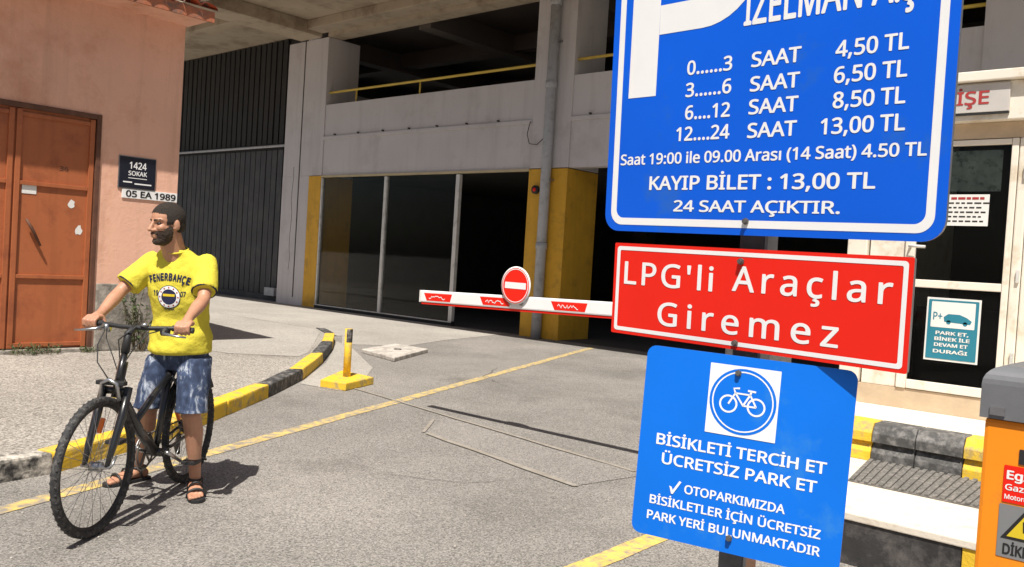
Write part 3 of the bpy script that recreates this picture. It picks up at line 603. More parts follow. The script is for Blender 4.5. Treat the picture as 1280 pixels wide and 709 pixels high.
box('slab_nosing', -2.31, 2.2, 4.595, 4.622, 0.234, 0.274, M_creams, bt, bev=0.006)
mt_ = thing('rubber_mat', 'ribbed dark grey rubber mat lying below the booth steps', 'mat', (-1.5, 5.7, 0.275))
prism('mat_base', [(-1.86, 5.33), (-1.05, 5.33), (-1.05, 6.06), (-1.99, 6.06)], 0.272, 0.279, M_mat, mt_)
for k in range(19):
    t = (k+0.5)/19; a = Vector((-1.86+0.81*t, 5.335)); b = Vector((-1.99+0.94*t, 6.055))
    prism('mat_rib', [(a.x-0.012, a.y), (a.x+0.012, a.y), (b.x+0.013, b.y), (b.x-0.013, b.y)], 0.2795, 0.292, M_mat, mt_, bev=0.003)

# ------------------------------------------------------------------ barrier
AY = 5.42
ar = thing('boom_barrier', 'white barrier arm with red labels reaching across the entrance', 'barrier', (-2.75, AY, 1.13))
def az(x): return 1.105+(x+5.83)*0.025
def armbox(name, x0, x1, y0, y1, dz0, dz1, m_, bev=0.0, par=ar):
    bm = bmesh.new(); bm_box(bm, x0, x1, y0, y1, 0, 1, 0)
    for v in bm.verts: v.co.z = az(v.co.x)+(dz0 if v.co.z < 0.5 else dz1)
    if bev: bmesh.ops.bevel(bm, geom=bm.edges[:], offset=bev, segments=2, profile=0.6, affect='EDGES')
    return add(name, bm, m_, par)
armbox('beam', -5.83, -2.55, AY-0.03, AY+0.03, -0.045, 0.062, M_signw, 0.012)
armbox('rubber_edge', -5.82, -2.55, AY-0.022, AY+0.022, -0.064, -0.0455, M_signr, 0.004)
armbox('end_cap', -5.84, -5.831, AY-0.031, AY+0.031, -0.046, 0.063, M_paper)
for x0 in (-5.78, -5.08, -4.30, -3.52, -2.85):
    bm = bmesh.new(); x1 = x0+0.34
    vs = [bm.verts.new((x, AY-0.0315, az(x)+dz)) for x, dz in ((x0+0.04, -0.028), (x1+0.0, -0.028), (x1-0.04+0.06, 0.04), (x0, 0.04))]
    bm.faces.new(vs); lab = add('red_label', bm, M_signr, ar)
    bm = bmesh.new(); pts = [(x0+0.07+i*0.012, az(x0)+0.006+random.uniform(-.014, .016)) for i in range(18)]; stroke_bm(bm, pts, 0.007, 0)
    me = bpy.data.meshes.new('t'); bm.to_mesh(me); bm.free(); me.transform(face_y(AY-0.0335)); add('label_mark', me, M_signw, lab)
bc = thing('barrier_cabinet', 'dark grey barrier motor cabinet standing behind the blue signs', 'cabinet', (-2.62, AY, 0))
box('body', -2.80, -2.46, AY+0.035, AY+0.38, 0, 1.02, M_postd, bc, bev=0.02); box('lid', -2.82, -2.44, AY+0.032, AY+0.40, 1.022, 1.10, M_postd, bc, bev=0.02)
tube('pivot', [(-2.62, AY-0.04, 1.18), (-2.62, AY+0.2, 1.18)], 0.045, M_galv, bc, n=14); box('pivot_block', -2.70, -2.54, AY+0.04, AY+0.2, 1.101, 1.24, M_lid, bc, bev=0.01)
ne = thing('no_entry_disc', 'round red no entry sign with white bar mounted on the barrier arm', 'sign', (-4.67, AY-0.05, 1.28))
cx, cz = -4.668, 1.283
tube('disc', [(cx, AY-0.050, cz), (cx, AY-0.042, cz)], 0.158, M_signw, ne, n=40)
for pts_, m_, yy, nm in ((circ(cx, cz, 0.147), M_signr, 0.0515, 'red_face'), (rr(cx-0.115, cx+0.115, cz-0.026, cz+0.026, 0.004), M_signw, 0.0530, 'white_bar')):
    me = bpy.data.meshes.new('t'); bm = poly_bm(pts_, 0); bm.to_mesh(me); bm.free(); me.transform(face_y(AY-yy)); add(nm, me, m_, ne)
bm = ring_bm(circ(cx, cz, 0.1395), circ(cx, cz, 0.133), 0); me = bpy.data.meshes.new('t'); bm.to_mesh(me); bm.free(); me.transform(face_y(AY-0.0530)); add('white_ring', me, M_signw, ne)
for dx in (-0.06, 0.06): box('clip', cx+dx-0.012, cx+dx+0.012, AY-0.0415, AY-0.031, cz-0.16, cz-0.08, M_galv, ne)

# ------------------------------------------------------------------ sign post and its three signs
PXY = Vector((-0.898, 1.854)); 
po = thing('sign_post', 'dark grey square steel post carrying the blue and red signs', 'post', (PXY.x, PXY.y, 0))
box('post', PXY.x-0.034, PXY.x+0.026, PXY.y+0.0, PXY.y+0.06, 0, 2.75, M_postd, po, bev=0.004)
box('post_edge', PXY.x+0.0262, PXY.x+0.034, PXY.y+0.004, PXY.y+0.056, 0, 2.75, M_galv, po)
box('foot_plate', PXY.x-0.12, PXY.x+0.12, PXY.y-0.09, PXY.y+0.15, 0, 0.012, M_galv, po)
def sign_matrix(yaw_, tilt, rl, off):
    y, t, r = map(radians, (yaw_, tilt, rl)); n = Vector((cos(t)*cos(y), cos(t)*sin(y), sin(t))); u0 = Vector((-sin(y), cos(y), 0)); v0 = n.cross(u0)
    u = u0*cos(r)+v0*sin(r); v = -u0*sin(r)+v0*cos(r); M = Matrix((u, v, n)).transposed().to_4x4(); M.translation = Vector((PXY.x, PXY.y, 1.2))+n*off; return M
def panel(name, th, x0, x1, y0, y1, r, material, flange=0.012):
    bm = bmesh.new(); o = rr(x0, x1, y0, y1, r)
    bm_prism(bm, o, -0.0025, 0.0); p = add(name, bm, material, th, world=False)
    bm = ring_bm(rr(x0+0.001, x1-0.001, y0+0.001, y1-0.001, r), rr(x0+0.002, x1-0.002, y0+0.002, y1-0.002, r), -0.0026)
    r_ = bmesh.ops.extrude_face_region(bm, geom=bm.faces[:]); bmesh.ops.translate(bm, vec=(0, 0, -flange), verts=[v for v in r_['geom'] if isinstance(v, bmesh.types.BMVert)])
    add('rim', bm, M_galv, p, world=False); return p
def bolt(th, x, y, strap=False):
    bm = bmesh.new(); bm_disc(bm, (x, y, 0.003), (0, 0, 1), 0.0075, 0.006, 6); bm_disc(bm, (x, y, 0.008), (0, 0, 1), 0.005, 0.006, 10); add('bolt', bm, M_bolt, th, world=False)
    bm = bmesh.new(); bm_box(bm, x-0.055, x+0.04, y-0.012, y+0.012, -0.075, -0.012); add('bracket', bm, M_galv, th, world=False)
# upper price sign
up = thing('parking_price_sign', 'large blue parking price sign with white P and tariff lines', 'sign', matrix=sign_matrix(-94.4, -2.07, -0.65, 0.06))
P_ = panel('panel', up, -0.386, 0.436, 0.372, 1.27, 0.042, M_signb)
bm = ring_bm(rr(-0.367, 0.417, 0.388, 1.251, 0.034, 8), rr(-0.350, 0.400, 0.405, 1.234, 0.022, 8), 0.0006); add('border', bm, M_signw, P_, world=False)
# the letter P: stem and bowl
bm = bmesh.new(); poly_bm([(-0.330, 0.700), (-0.247, 0.700), (-0.244, 1.155), (-0.327, 1.155)], 0.0006, bm)
c = Vector((-0.125, 1.000)); ro, ri = 0.155, 0.086
oa = [(c.x+ro*0.98*cos(a), c.y+ro*sin(a)) for a in [(-pi/2+pi*i/20) for i in range(21)]]; ia = [(c.x+ri*0.98*cos(a), c.y+ri*sin(a)) for a in [(-pi/2+pi*i/20) for i in range(21)]]
oa = [(-0.2455, c.y-ro)] + oa + [(-0.2455, c.y+ro)]; ia = [(-0.2455, c.y-ri)] + ia + [(-0.2455, c.y+ri)]
A = [bm.verts.new((*p, 0.0006)) for p in oa]; B = [bm.verts.new((*p, 0.0006)) for p in ia]
for i in range(len(A)-1): bm.faces.new((A[i], A[i+1], B[i+1], B[i]))
add('letter_p', bm, M_signw, P_, world=False)
LET = [('İZELMAN A.Ş', -0.017, 0.360, 0.834, 0.074),
       ('0......3', -0.160, -0.040, 0.7405, 0.0325), ('SAAT', 0.008, 0.125, 0.741, 0.0325), ('4,50 TL', 0.200, 0.347, 0.741, 0.033),
       ('3......6', -0.161, -0.039, 0.6895, 0.0325), ('SAAT', 0.008, 0.125, 0.688, 0.0325), ('6,50 TL', 0.200, 0.347, 0.6885, 0.033),
       ('6....12', -0.159, -0.039, 0.637, 0.0325), ('SAAT', 0.008, 0.125, 0.638, 0.0325), ('8,50 TL', 0.201, 0.347, 0.6375, 0.033),
       ('12....24', -0.181, -0.037, 0.588, 0.0325), ('SAAT', 0.008, 0.125, 0.5865, 0.0325), ('13,00 TL', 0.178, 0.350, 0.5855, 0.033),
       ('Saat 19:00 ile 09.00 Arası (14 Saat) 4.50 TL', -0.344, 0.394, 0.5355, 0.0265), ('KAYIP BİLET : 13,00 TL', -0.252, 0.300, 0.4735, 0.033), ('24 SAAT AÇIKTIR.', -0.178, 0.231, 0.4225, 0.0265)]
for s_, a, b, t, h_ in LET:
    lettering(s_, a, b, t, h_, M_signw, P_, z=0.0007, bold=0.020)
bolt(up, 0.018, 0.403); bolt(up, 0.018, 1.22)
# red sign
rd = thing('lpg_sign', 'red sign with white letters LPG\'li Araçlar Giremez below the price sign', 'sign', matrix=sign_matrix(-94.4, -2.07, -0.65, 0.063))
P_ = panel('panel', rd, -0.346, 0.386, 0.116, 0.342, 0.004, M_signr)
bm = ring_bm(rr(-0.337, 0.377, 0.124, 0.334, 0.008), rr(-0.3275, 0.3675, 0.1335, 0.3245, 0.004), 0.0006); add('border', bm, M_signw, P_, world=False)
lettering("LPG'li", -0.312, -0.056, 0.241, 0.056, M_signw, P_, z=0.0007, bold=0.012, spacing=1.15); lettering('Araçlar', -0.006, 0.350, 0.247, 0.056, M_signw, P_, z=0.0007, bold=0.012, spacing=1.25)
lettering('Giremez', -0.205, 0.247, 0.149, 0.056, M_signw, P_, z=0.0007, bold=0.012, spacing=1.3)
bolt(rd, 0.014, 0.314); bolt(rd, 0.011, 0.131)
# lower blue bicycle sign
LOWM = sign_matrix(-76.3, 0.74, -1.41, 0.055); k_ = 0.965
LOWM = Matrix.Translation(Vector((0, 0, CAMZ))+(LOWM.translation-Vector((0, 0, CAMZ)))*k_) @ LOWM.to_3x3().to_4x4() @ Matrix.Scale(k_, 4)
lw = thing('bicycle_parking_sign', 'bright blue sign with bicycle symbol inviting cyclists to park free', 'sign', matrix=LOWM)
P_ = panel('panel', lw, -0.2185, 0.2475, -0.347, 0.098, 0.022, M_signb2)
cx, cy = 0.0125, -0.0035
add('symbol_square', poly_bm(rr(-0.066, 0.091, -0.083, 0.076, 0.001), 0.0010), M_signw, P_, world=False)
add('symbol_disc', poly_bm(circ(cx, cy, 0.0745), 0.0014), M_signb2, P_, world=False)
add('symbol_ring', ring_bm(circ(cx, cy, 0.0685), circ(cx, cy, 0.0655), 0.0018), M_signw, P_, world=False)
bm = bmesh.new()
for ccx in (-0.031, 0.031): stroke_bm(bm, circ(cx+ccx, cy-0.008, 0.0185, 24), 0.0042, 0.0019, True)
for pts_ in (((-0.031, -0.008), (-0.017, 0.018), (0.016, 0.018), (0.031, -0.008)), ((-0.017, 0.018), (0.002, -0.008), (0.031, -0.008)), ((0.002, -0.008), (0.016, 0.018), (0.018, 0.026)), ((0.010, 0.027), (0.028, 0.026)), ((-0.017, 0.018), (-0.021, 0.028), (-0.008, 0.030))):
    stroke_bm(bm, [(cx+a, cy+b) for a, b in pts_], 0.0042, 0.0020)
add('bicycle_symbol', bm, M_signw, P_, world=False)
for s_, a, b, t, h_ in (('BİSİKLETİ TERCİH ET', -0.177, 0.203, -0.131, 0.026), ('ÜCRETSİZ PARK ET', -0.160, 0.187, -0.1745, 0.026), ('OTOPARKIMIZDA', -0.100, 0.126, -0.2335, 0.0205), ('BİSİKLETLER İÇİN ÜCRETSİZ', -0.180, 0.204, -0.2715, 0.0205), ('PARK YERİ BULUNMAKTADIR', -0.183, 0.206, -0.3085, 0.0205)):
    lettering(s_, a, b, t, h_, M_signw, P_, z=0.0007, bold=0.020)
bm = bmesh.new(); poly_bm([(-0.136, -0.222), (-0.130, -0.224), (-0.127, -0.231), (-0.113, -0.207), (-0.108, -0.209), (-0.126, -0.240), (-0.130, -0.240)], 0.0014, bm); add('tick', bm, M_signw, P_, world=False)
bolt(lw, -0.002, 0.060); bolt(lw, 0.012, -0.312)

# ------------------------------------------------------------------ orange ticket machine, right edge
mc = thing('ticket_machine', 'orange ticket machine with rounded grey lid at the right edge', 'machine', (-0.4, 3.05, 0))
MXL, MYF = -0.612, 2.855
box('body', MXL, MXL+0.42, MYF, MYF+0.36, 0.0, 1.105, M_orange, mc, bev=0.012)
bm = bmesh.new(); bm_box(bm, MXL-0.012, MXL+0.432, MYF-0.012, MYF+0.372, 1.107, 1.262, 0)
bmesh.ops.bevel(bm, geom=[e for e in bm.edges if all(v.co.z > 1.2 for v in e.verts)], offset=0.055, segments=6, profile=0.5, affect='EDGES'); add('lid', bm, M_lid, mc, smooth=False)
box('lid_badge', MXL+0.015, MXL+0.055, MYF-0.017, MYF-0.0125, 1.118, 1.142, M_galv, mc)
box('ticket_slot', MXL+0.097, MXL+0.30, MYF-0.003, MYF-0.0005, 0.985, 1.028, M_plas, mc)
Mf = face_y(MYF-0.002)
def flat(name, pts_, m_, par, dy=0.0):
    me = bpy.data.meshes.new('t'); bm = poly_bm(pts_, dy); bm.to_mesh(me); bm.free(); me.transform(Mf); return add(name, me, m_, par)

flat('red_sticker', rr(-0.551, -0.425, 0.869, 0.977, 0.003), M_signr, mc, 0.0)
lettering('Egzoz', -0.543, -0.440, 0.937, 0.026, M_signw, mc, M=Mf, z=0.0008, bold=0.03)
lettering('Gazı İçin', -0.545, -0.436, 0.905, 0.018, M_signw, mc, M=Mf, z=0.0008); lettering('Motoru Kapat', -0.545, -0.434, 0.879, 0.014, M_signw, mc, M=Mf, z=0.0008)
flat('grey_sticker', rr(-0.556, -0.420, 0.709, 0.863, 0.003), M_grey, mc, 0.0)
flat('warning_triangle', [(-0.548, 0.764), (-0.428, 0.764), (-0.488, 0.856)], M_black, mc, 0.0008)
flat('warning_triangle', [(-0.532, 0.772), (-0.444, 0.772), (-0.488, 0.840)], M_lyel, mc, 0.0014)
flat('warning_mark', [(-0.491, 0.790), (-0.485, 0.790), (-0.483, 0.822), (-0.493, 0.822)], M_black, mc, 0.0020)
lettering('DİKKAT', -0.540, -0.434, 0.718, 0.032, M_black, mc, M=Mf, z=0.0008, bold=0.03)

# ------------------------------------------------------------------ bicycle (local frame: x forward, y left)
BO = Vector((-4.664, 2.357, 0)); HD = math.atan2(-0.807, 0.591)+radians(2.0)
bk = thing('bicycle', 'black city bicycle with alloy spokes held between the legs of the rider', 'bicycle', (BO.x, BO.y, 0), HD)
def bt_(name, pts, r, m_, par=bk, n=10, **k): return tube(name, pts, r, m_, par, n=n, world=False, **k)
WR = 0.345
STEER = radians(-2.5)
def wheel(cxy, ang, label):
    T = Matrix.Translation(Vector((cxy[0], cxy[1], WR))) @ Matrix.Rotation(ang, 4, 'Z')
    def put(bm, name, m_, par, smooth=True, kind=None):
        bm.transform(T); return add(name, bm, m_, par, world=False, smooth=smooth, kind=kind)
    bm = bmesh.new(); bm_tube(bm, arc3((0, 0, 0), (1, 0, 0), (0, 0, 1), WR-0.021, 0, 2*pi, 56)[:-1], 0.021, 10, closed=True)
    for i in range(110):       # tread blocks
        a = 2*pi*i/110; yy = (-0.011, 0.011)[i % 2]; r0 = WR-0.004
        ts = bmesh.new(); bmesh.ops.create_cube(ts, size=1); 
        for v in ts.verts: v.co = Matrix.Rotation(-a, 3, 'Y') @ Vector((v.co.x*0.005+r0-0.002, v.co.y*0.016+yy*0.8, v.co.z*0.012))
        me = bpy.data.meshes.new('t'); ts.to_mesh(me); ts.free(); bm.from_mesh(me); bpy.data.meshes.remove(me)
    wh = put(bm, 'tyre', M_rub, bk, True)
    bm = bmesh.new(); bm_tube(bm, arc3((0, 0, 0), (1, 0, 0), (0, 0, 1), WR-0.044, 0, 2*pi, 56)[:-1], 0.0095, 8, closed=True); put(bm, 'rim', M_plas, wh)
    bm = bmesh.new(); bm_tube(bm, [(0, -0.055, 0), (0, -0.03, 0), (0, -0.029, 0), (0, 0.029, 0), (0, 0.03, 0), (0, 0.055, 0)], [0.010, 0.010, 0.024, 0.024, 0.010, 0.010], 14); put(bm, 'hub', M_chrome, wh)
    bm = bmesh.new()
    for i in range(32):
        a = 2*pi*i/32; s = (-1, 1)[i % 2]; b = a+(0.55 if (i//2) % 2 else -0.55)
        bm_tube(bm, [(0.022*cos(b), s*0.027, 0.022*sin(b)), ((WR-0.05)*cos(a), s*0.003, (WR-0.05)*sin(a))], 0.0014, 4)
    put(bm, 'spokes', M_chrome, wh, kind='stuff')
    bm = bmesh.new(); bm_box(bm, -0.038, 0.038, -0.009, 0.009, -0.010, 0.010, 0.003)
    bm.transform(Matrix.Rotation(radians(-8) if label == 'f' else radians(60), 4, 'Y') @ Matrix.Translation((0, 0, 0.20)) @ Matrix.Rotation(radians(70), 4, 'Y')); put(bm, 'reflector', M_refl, wh)
    return wh
wheel((0.616, -0.006), STEER, 'f'); wheel((-0.45, 0), 0, 'r')
HT0, HT1 = Vector((0.470, 0, 0.665)), Vector((0.405, 0, 0.84))
bt_('head_tube', [HT0, HT1], 0.024, M_frame)
bt_('down_tube', [HT0+Vector((-0.01, 0, 0.05)), (0.20, 0, 0.44), (0.0, 0, 0.285)], [0.026, 0.028, 0.028], M_frame)
bt_('top_tube', [(0.25, 0, 0.50), (0.02, 0, 0.63), (-0.13, 0, 0.70)], 0.019, M_frame)
bt_('seat_tube', [(0.0, 0, 0.285), (-0.14, 0, 0.74)], 0.019, M_frame); bt_('seat_post', [(-0.138, 0, 0.735), (-0.165, 0, 0.815)], 0.0135, M_chrome)
for s in (-1, 1):
    bt_('chain_stay', [(0.0, s*0.03, 0.285), (-0.12, s*0.045, 0.30), (-0.45, s*0.06, WR)], 0.010, M_frame)
    bt_('seat_stay', [(-0.128, s*0.02, 0.70), (-0.45, s*0.06, WR)], 0.008, M_frame)
bt_('bottom_bracket', [(0, -0.04, 0.285), (0, 0.04, 0.285)], 0.024, M_frame, n=14)
bt_('rear_mudguard', [Vector((-0.45, 0, WR))+Vector((cos(a), 0, sin(a)))*(WR+0.022) for a in [radians(20+i*9) for i in range(15)]], 0.019, M_plas, n=6)
bm = bmesh.new()
SD = [(-0.38, 0.075, 0.832), (-0.34, 0.085, 0.838), (-0.29, 0.065, 0.832), (-0.22, 0.032, 0.827), (-0.15, 0.022, 0.825), (-0.12, 0.014, 0.818)]
L = []
for x, wd, z in SD: L.append([bm.verts.new((x, wd*cos(a), z+0.016*sin(a)-(0.02 if sin(a) < 0 else 0))) for a in [2*pi*i/12 for i in range(12)]])
for i in range(len(L)-1):
    for k in range(12): bm.faces.new((L[i][k], L[i][(k+1) % 12], L[i+1][(k+1) % 12], L[i+1][k]))
bm.faces.new(L[0]); bm.faces.new(L[-1][::-1]); add('saddle', bm, M_plas, bk, world=False, smooth=True)
# steering assembly, turned to the rider's right
Ts = Matrix.Translation(Vector((0.43, 0, 0))) @ Matrix.Rotation(STEER, 4, 'Z') @ Matrix.Translation(Vector((-0.43, 0, 0)))
def st(pts): return [Ts @ Vector(p) for p in pts]
fk = bt_('fork', st([(0.462, -0.075, 0.70), (0.462, 0.075, 0.70)]), 0.020, M_frame)
bt_('steerer', st([(0.467, 0, 0.70), (0.395, 0, 0.90)]), 0.017, M_frame, fk)
for s in (-1, 1):
    bt_('fork_leg', st([(0.462, s*0.066, 0.72), (0.515, s*0.066, 0.58), (0.58, s*0.064, 0.44), (0.618, s*0.058, 0.345)]), [0.020, 0.022, 0.018, 0.012], M_frame, fk)
bt_('axle', st([(0.618, -0.075, WR), (0.618, 0.075, WR)]), 0.008, M_chrome, fk)
bt_('quick_release', st([(0.618, 0.075, WR), (0.618, 0.085, WR+0.01), (0.58, 0.085, WR+0.05)]), 0.006, M_chrome, fk)
bt_('brake_caliper', st([(0.52, -0.05, 0.66), (0.53, -0.04, 0.745), (0.535, 0.0, 0.765), (0.53, 0.04, 0.745), (0.52, 0.05, 0.66)]), 0.010, M_chrome, fk)
box_ = bmesh.new(); bm_box(box_, 0.49, 0.53, -0.075, 0.075, 0.735, 0.757, 0.005); box_.transform(Ts); add('fork_bridge', box_, M_plas, fk, world=False)
bt_('stem', st([(0.400, 0, 0.885), (0.375, 0, 0.985), (0.345, 0, 1.0), (0.315, 0, 1.012)]), [0.022, 0.020, 0.018, 0.02], M_plas, fk)
BARC = Vector((0.315, 0, 1.012))
TB = Matrix.Translation(BARC) @ Matrix.Rotation(STEER, 4, 'Z')
def tb(pts): return [TB @ Vector(p) for p in pts]
hb = bt_('handlebar', tb([(-0.045, -0.30, 0.0), (-0.03, -0.20, 0.006), (0, -0.07, 0.0), (0, 0.07, 0.0), (-0.03, 0.20, 0.006), (-0.045, 0.30, 0.0)]), 0.012, M_plas, fk)
hb.parent = bk
for s in (-1, 1):
    bt_('grip', tb([(-0.046, s*0.305, 0.0), (-0.036, s*0.195, 0.006)]), 0.0165, M_rub, bk, n=12)
    bt_('brake_lever', tb([(-0.005, s*0.165, -0.005), (0.045, s*0.185, -0.016), (0.048, s*0.26, -0.026), (0.036, s*0.305, -0.030)]), [0.010, 0.008, 0.006, 0.005], M_chrome, bk, n=8)
    bt_('shifter', tb([(-0.02, s*0.145, -0.012), (-0.02, s*0.18, -0.012)]), 0.024, M_chrome if s < 0 else M_plas, bk, n=10)
    bt_('brake_cable', tb([(0.02, s*0.155, -0.005), (0.07, s*0.12, -0.02), (0.11, s*(0.07 if s > 0 else 0.13), -0.09), (0.12, s*(0.02 if s > 0 else 0.12), -0.18), (0.17, s*0.03, -0.25)]), 0.0035, M_plas, bk, n=5)
bt_('gear_cable', tb([(0.0, -0.15, -0.01), (0.05, -0.12, -0.06), (0.06, -0.07, -0.16), (0.05, -0.03, -0.28)]), 0.0028, M_plas, bk, n=5)
bt_('gear_cable', tb([(0.0, 0.13, -0.01), (0.07, 0.06, 0.02), (0.09, -0.03, -0.06), (0.06, -0.03, -0.20), (0.04, 0.0, -0.30)]), 0.0035, M_plas, bk, n=5)
bt_('bell', tb([(0.0, 0.06, 0.012), (0.0, 0.06, 0.028)]), [0.024, 0.012], M_chrome, bk, n=12)
# drive train (right side)
ck = bt_('chainring', [Vector((0.093*cos(a), -0.055, 0.285+0.093*sin(a))) for a in [2*pi*i/40 for i in range(40)]], 0.006, M_bolt, n=6, closed=True)
bm = bmesh.new()
for i in range(5):
    a = 2*pi*i/5+0.3; bm_tube(bm, [(0, -0.055, 0.285), (0.093*cos(a), -0.055, 0.285+0.093*sin(a))], 0.007, 6)
add('spider', bm, M_bolt, ck, world=False)
bt_('chain_guard', [Vector((0.106*cos(a), -0.062, 0.285+0.106*sin(a))) for a in [2*pi*i/40 for i in range(40)]], 0.004, M_chrome, ck, n=6, closed=True)
bt_('chain', [(0.0, -0.055, 0.378), (-0.45, -0.055, WR+0.035), (-0.48, -0.055, WR), (-0.45, -0.055, WR-0.035), (0.0, -0.055, 0.192)], 0.005, M_bolt, n=5)
bt_('cassette', [(-0.45, -0.035, WR), (-0.45, -0.058, WR)], [0.04, 0.028], M_bolt, n=20); bt_('derailleur', [(-0.45, -0.06, WR-0.05), (-0.42, -0.06, WR-0.12), (-0.44, -0.06, WR-0.17)], [0.014, 0.02, 0.014], M_bolt)
ca = radians(200)
for s, a in ((-1, radians(28)), (1, radians(208))):
    e = Vector((0.17*cos(a), s*0.085, 0.285+0.17*sin(a))); cr_ = bt_('crank', [(0, s*0.06, 0.285), (0, s*0.075, 0.285), e], [0.012, 0.012, 0.010], M_chrome)
    bm = bmesh.new(); bm_box(bm, e.x-0.045, e.x+0.045, min(e.y+s*0.02, e.y+s*0.105), max(e.y+s*0.02, e.y+s*0.105), e.z-0.011, e.z+0.011, 0.004); add('pedal', bm, M_plas, cr_, world=False)
bt_('kickstand', [(-0.36, 0.05, 0.30), (-0.42, 0.075, 0.17), (-0.52, 0.085, 0.13)], 0.008, M_plas)

# ------------------------------------------------------------------ rider
pe = thing('person', 'bearded man in yellow printed shirt and denim shorts straddling a black bicycle', 'person', (BO.x, BO.y, 0), HD)
def cap(bm, p0, p1, r0, r1, n=14):
    p0, p1 = Vector(p0), Vector(p1); d = p1-p0; L = d.length; s, u = frame_for(d if L > 1e-6 else Vector((0, 0, 1))); d = d.normalized() if L > 1e-6 else Vector((0, 0, 1))
    prof = [(-r0*cos(a), r0*sin(a)) for a in [pi/2*i/4 for i in range(0, 5)]] + [(L+r1*sin(a), r1*cos(a)) for a in [pi/2*i/4 for i in range(0, 5)]]
    rings = []
    for t, r in prof:
        if r < 1e-4: rings.append([bm.verts.new(p0+d*t)])
        else: rings.append([bm.verts.new(p0+d*t+(s*cos(2*pi*k/n)+u*sin(2*pi*k/n))*r) for k in range(n)])
    for a, b in zip(rings, rings[1:]):
        for k in range(n):
            if len(a) == 1: bm.faces.new((a[0], b[(k+1) % n], b[k]))
            elif len(b) == 1: bm.faces.new((a[k], a[(k+1) % n], b[0]))
            else: bm.faces.new((a[k], a[(k+1) % n], b[(k+1) % n], b[k]))
def chain(bm, pts, rs):
    for i in range(len(pts)-1): cap(bm, pts[i], pts[i+1], rs[i], rs[i+1])
def ell(bm, c, r, M=None, n=18):
    t = bmesh.new(); bmesh.ops.create_uvsphere(t, u_segments=n, v_segments=n//2+2, radius=1)
    for v in t.verts:
        q = Vector((v.co.x*r[0], v.co.y*r[1], v.co.z*r[2])); v.co = (M @ q if M else q)+Vector(c)
    me = bpy.data.meshes.new('t'); t.to_mesh(me); t.free(); bm.from_mesh(me); bpy.data.meshes.remove(me)
def loft(bm, secs, n=28, p=2.3, caps=(True, True)):
    """secs: centre, half depth (x), half width (y), optional tilt"""
    rings = []
    for c, rx, ry in secs:
        ring = []
        for k in range(n):
            a = 2*pi*k/n; ca_, sa = cos(a), sin(a); ring.append(bm.verts.new((c[0]+rx*math.copysign(abs(ca_)**(2/p), ca_), c[1]+ry*math.copysign(abs(sa)**(2/p), sa), c[2])))
        rings.append(ring)
    for a, b in zip(rings, rings[1:]):
        for k in range(n): bm.faces.new((a[k], a[(k+1) % n], b[(k+1) % n], b[k]))
    if caps[0]: bm.faces.new(rings[0][::-1])
    if caps[1]: bm.faces.new(rings[-1])
def remesh(name, bm, voxel, material, par, smooth=4, disp=None):
    bmesh.ops.recalc_face_normals(bm, faces=bm.faces)
    me = bpy.data.meshes.new('t'); bm.to_mesh(me); bm.free(); o = bpy.data.objects.new('t', me); COL.objects.link(o)
    md = o.modifiers.new('r', 'REMESH'); md.mode = 'VOXEL'; md.voxel_size = voxel; md.use_smooth_shade = True
    if smooth: ms = o.modifiers.new('s', 'SMOOTH'); ms.factor = 0.5; ms.iterations = smooth
    dg = bpy.context.evaluated_depsgraph_get(); dg.update(); res = bpy.data.meshes.new_from_object(o.evaluated_get(dg)); bpy.data.objects.remove(o)
    res.materials.clear(); res.name = name
    if disp:
        vn = [v.normal.copy() for v in res.vertices]
        for v, nn in zip(res.vertices, vn): v.co += nn*disp(v.co)
    return add(name, res, material, par, world=False, smooth=True)
V = Vector
# joints
SHR, SHL = V((-0.150, -0.148, 1.352)), V((-0.150, 0.192, 1.352))
gR, gL = TB @ V((-0.043, -0.255, 0.003)), TB @ V((-0.043, 0.255, 0.003))
WRR = gR+V((-0.075, 0.0, 0.045)); WRL = gL+V((-0.070, -0.01, 0.055))
def elbow(sh, wr, out, L1, L2):
    d = wr-sh; D = min(d.length, L1+L2-0.001); a = (L1*L1-L2*L2+D*D)/(2*D); h_ = math.sqrt(max(L1*L1-a*a, 0)); dn = d.normalized(); o = V(out); o = (o-dn*o.dot(dn)).normalized(); return sh+dn*a+o*h_
ELR = elbow(SHR, WRR, (-0.1, -0.8, -0.7), 0.25, 0.228); ELL = elbow(SHL, WRL, (-0.3, 0.3, -1.0), 0.25, 0.228)
HC = V((-0.035, -0.015, 1.575)); HR = Matrix.Rotation(radians(-32), 4, 'Z') @ Matrix.Rotation(radians(6), 4, 'Y')
def hp(x, y, z): return HC + (HR @ V((x, y, z)))
HR3 = HR.to_3x3()
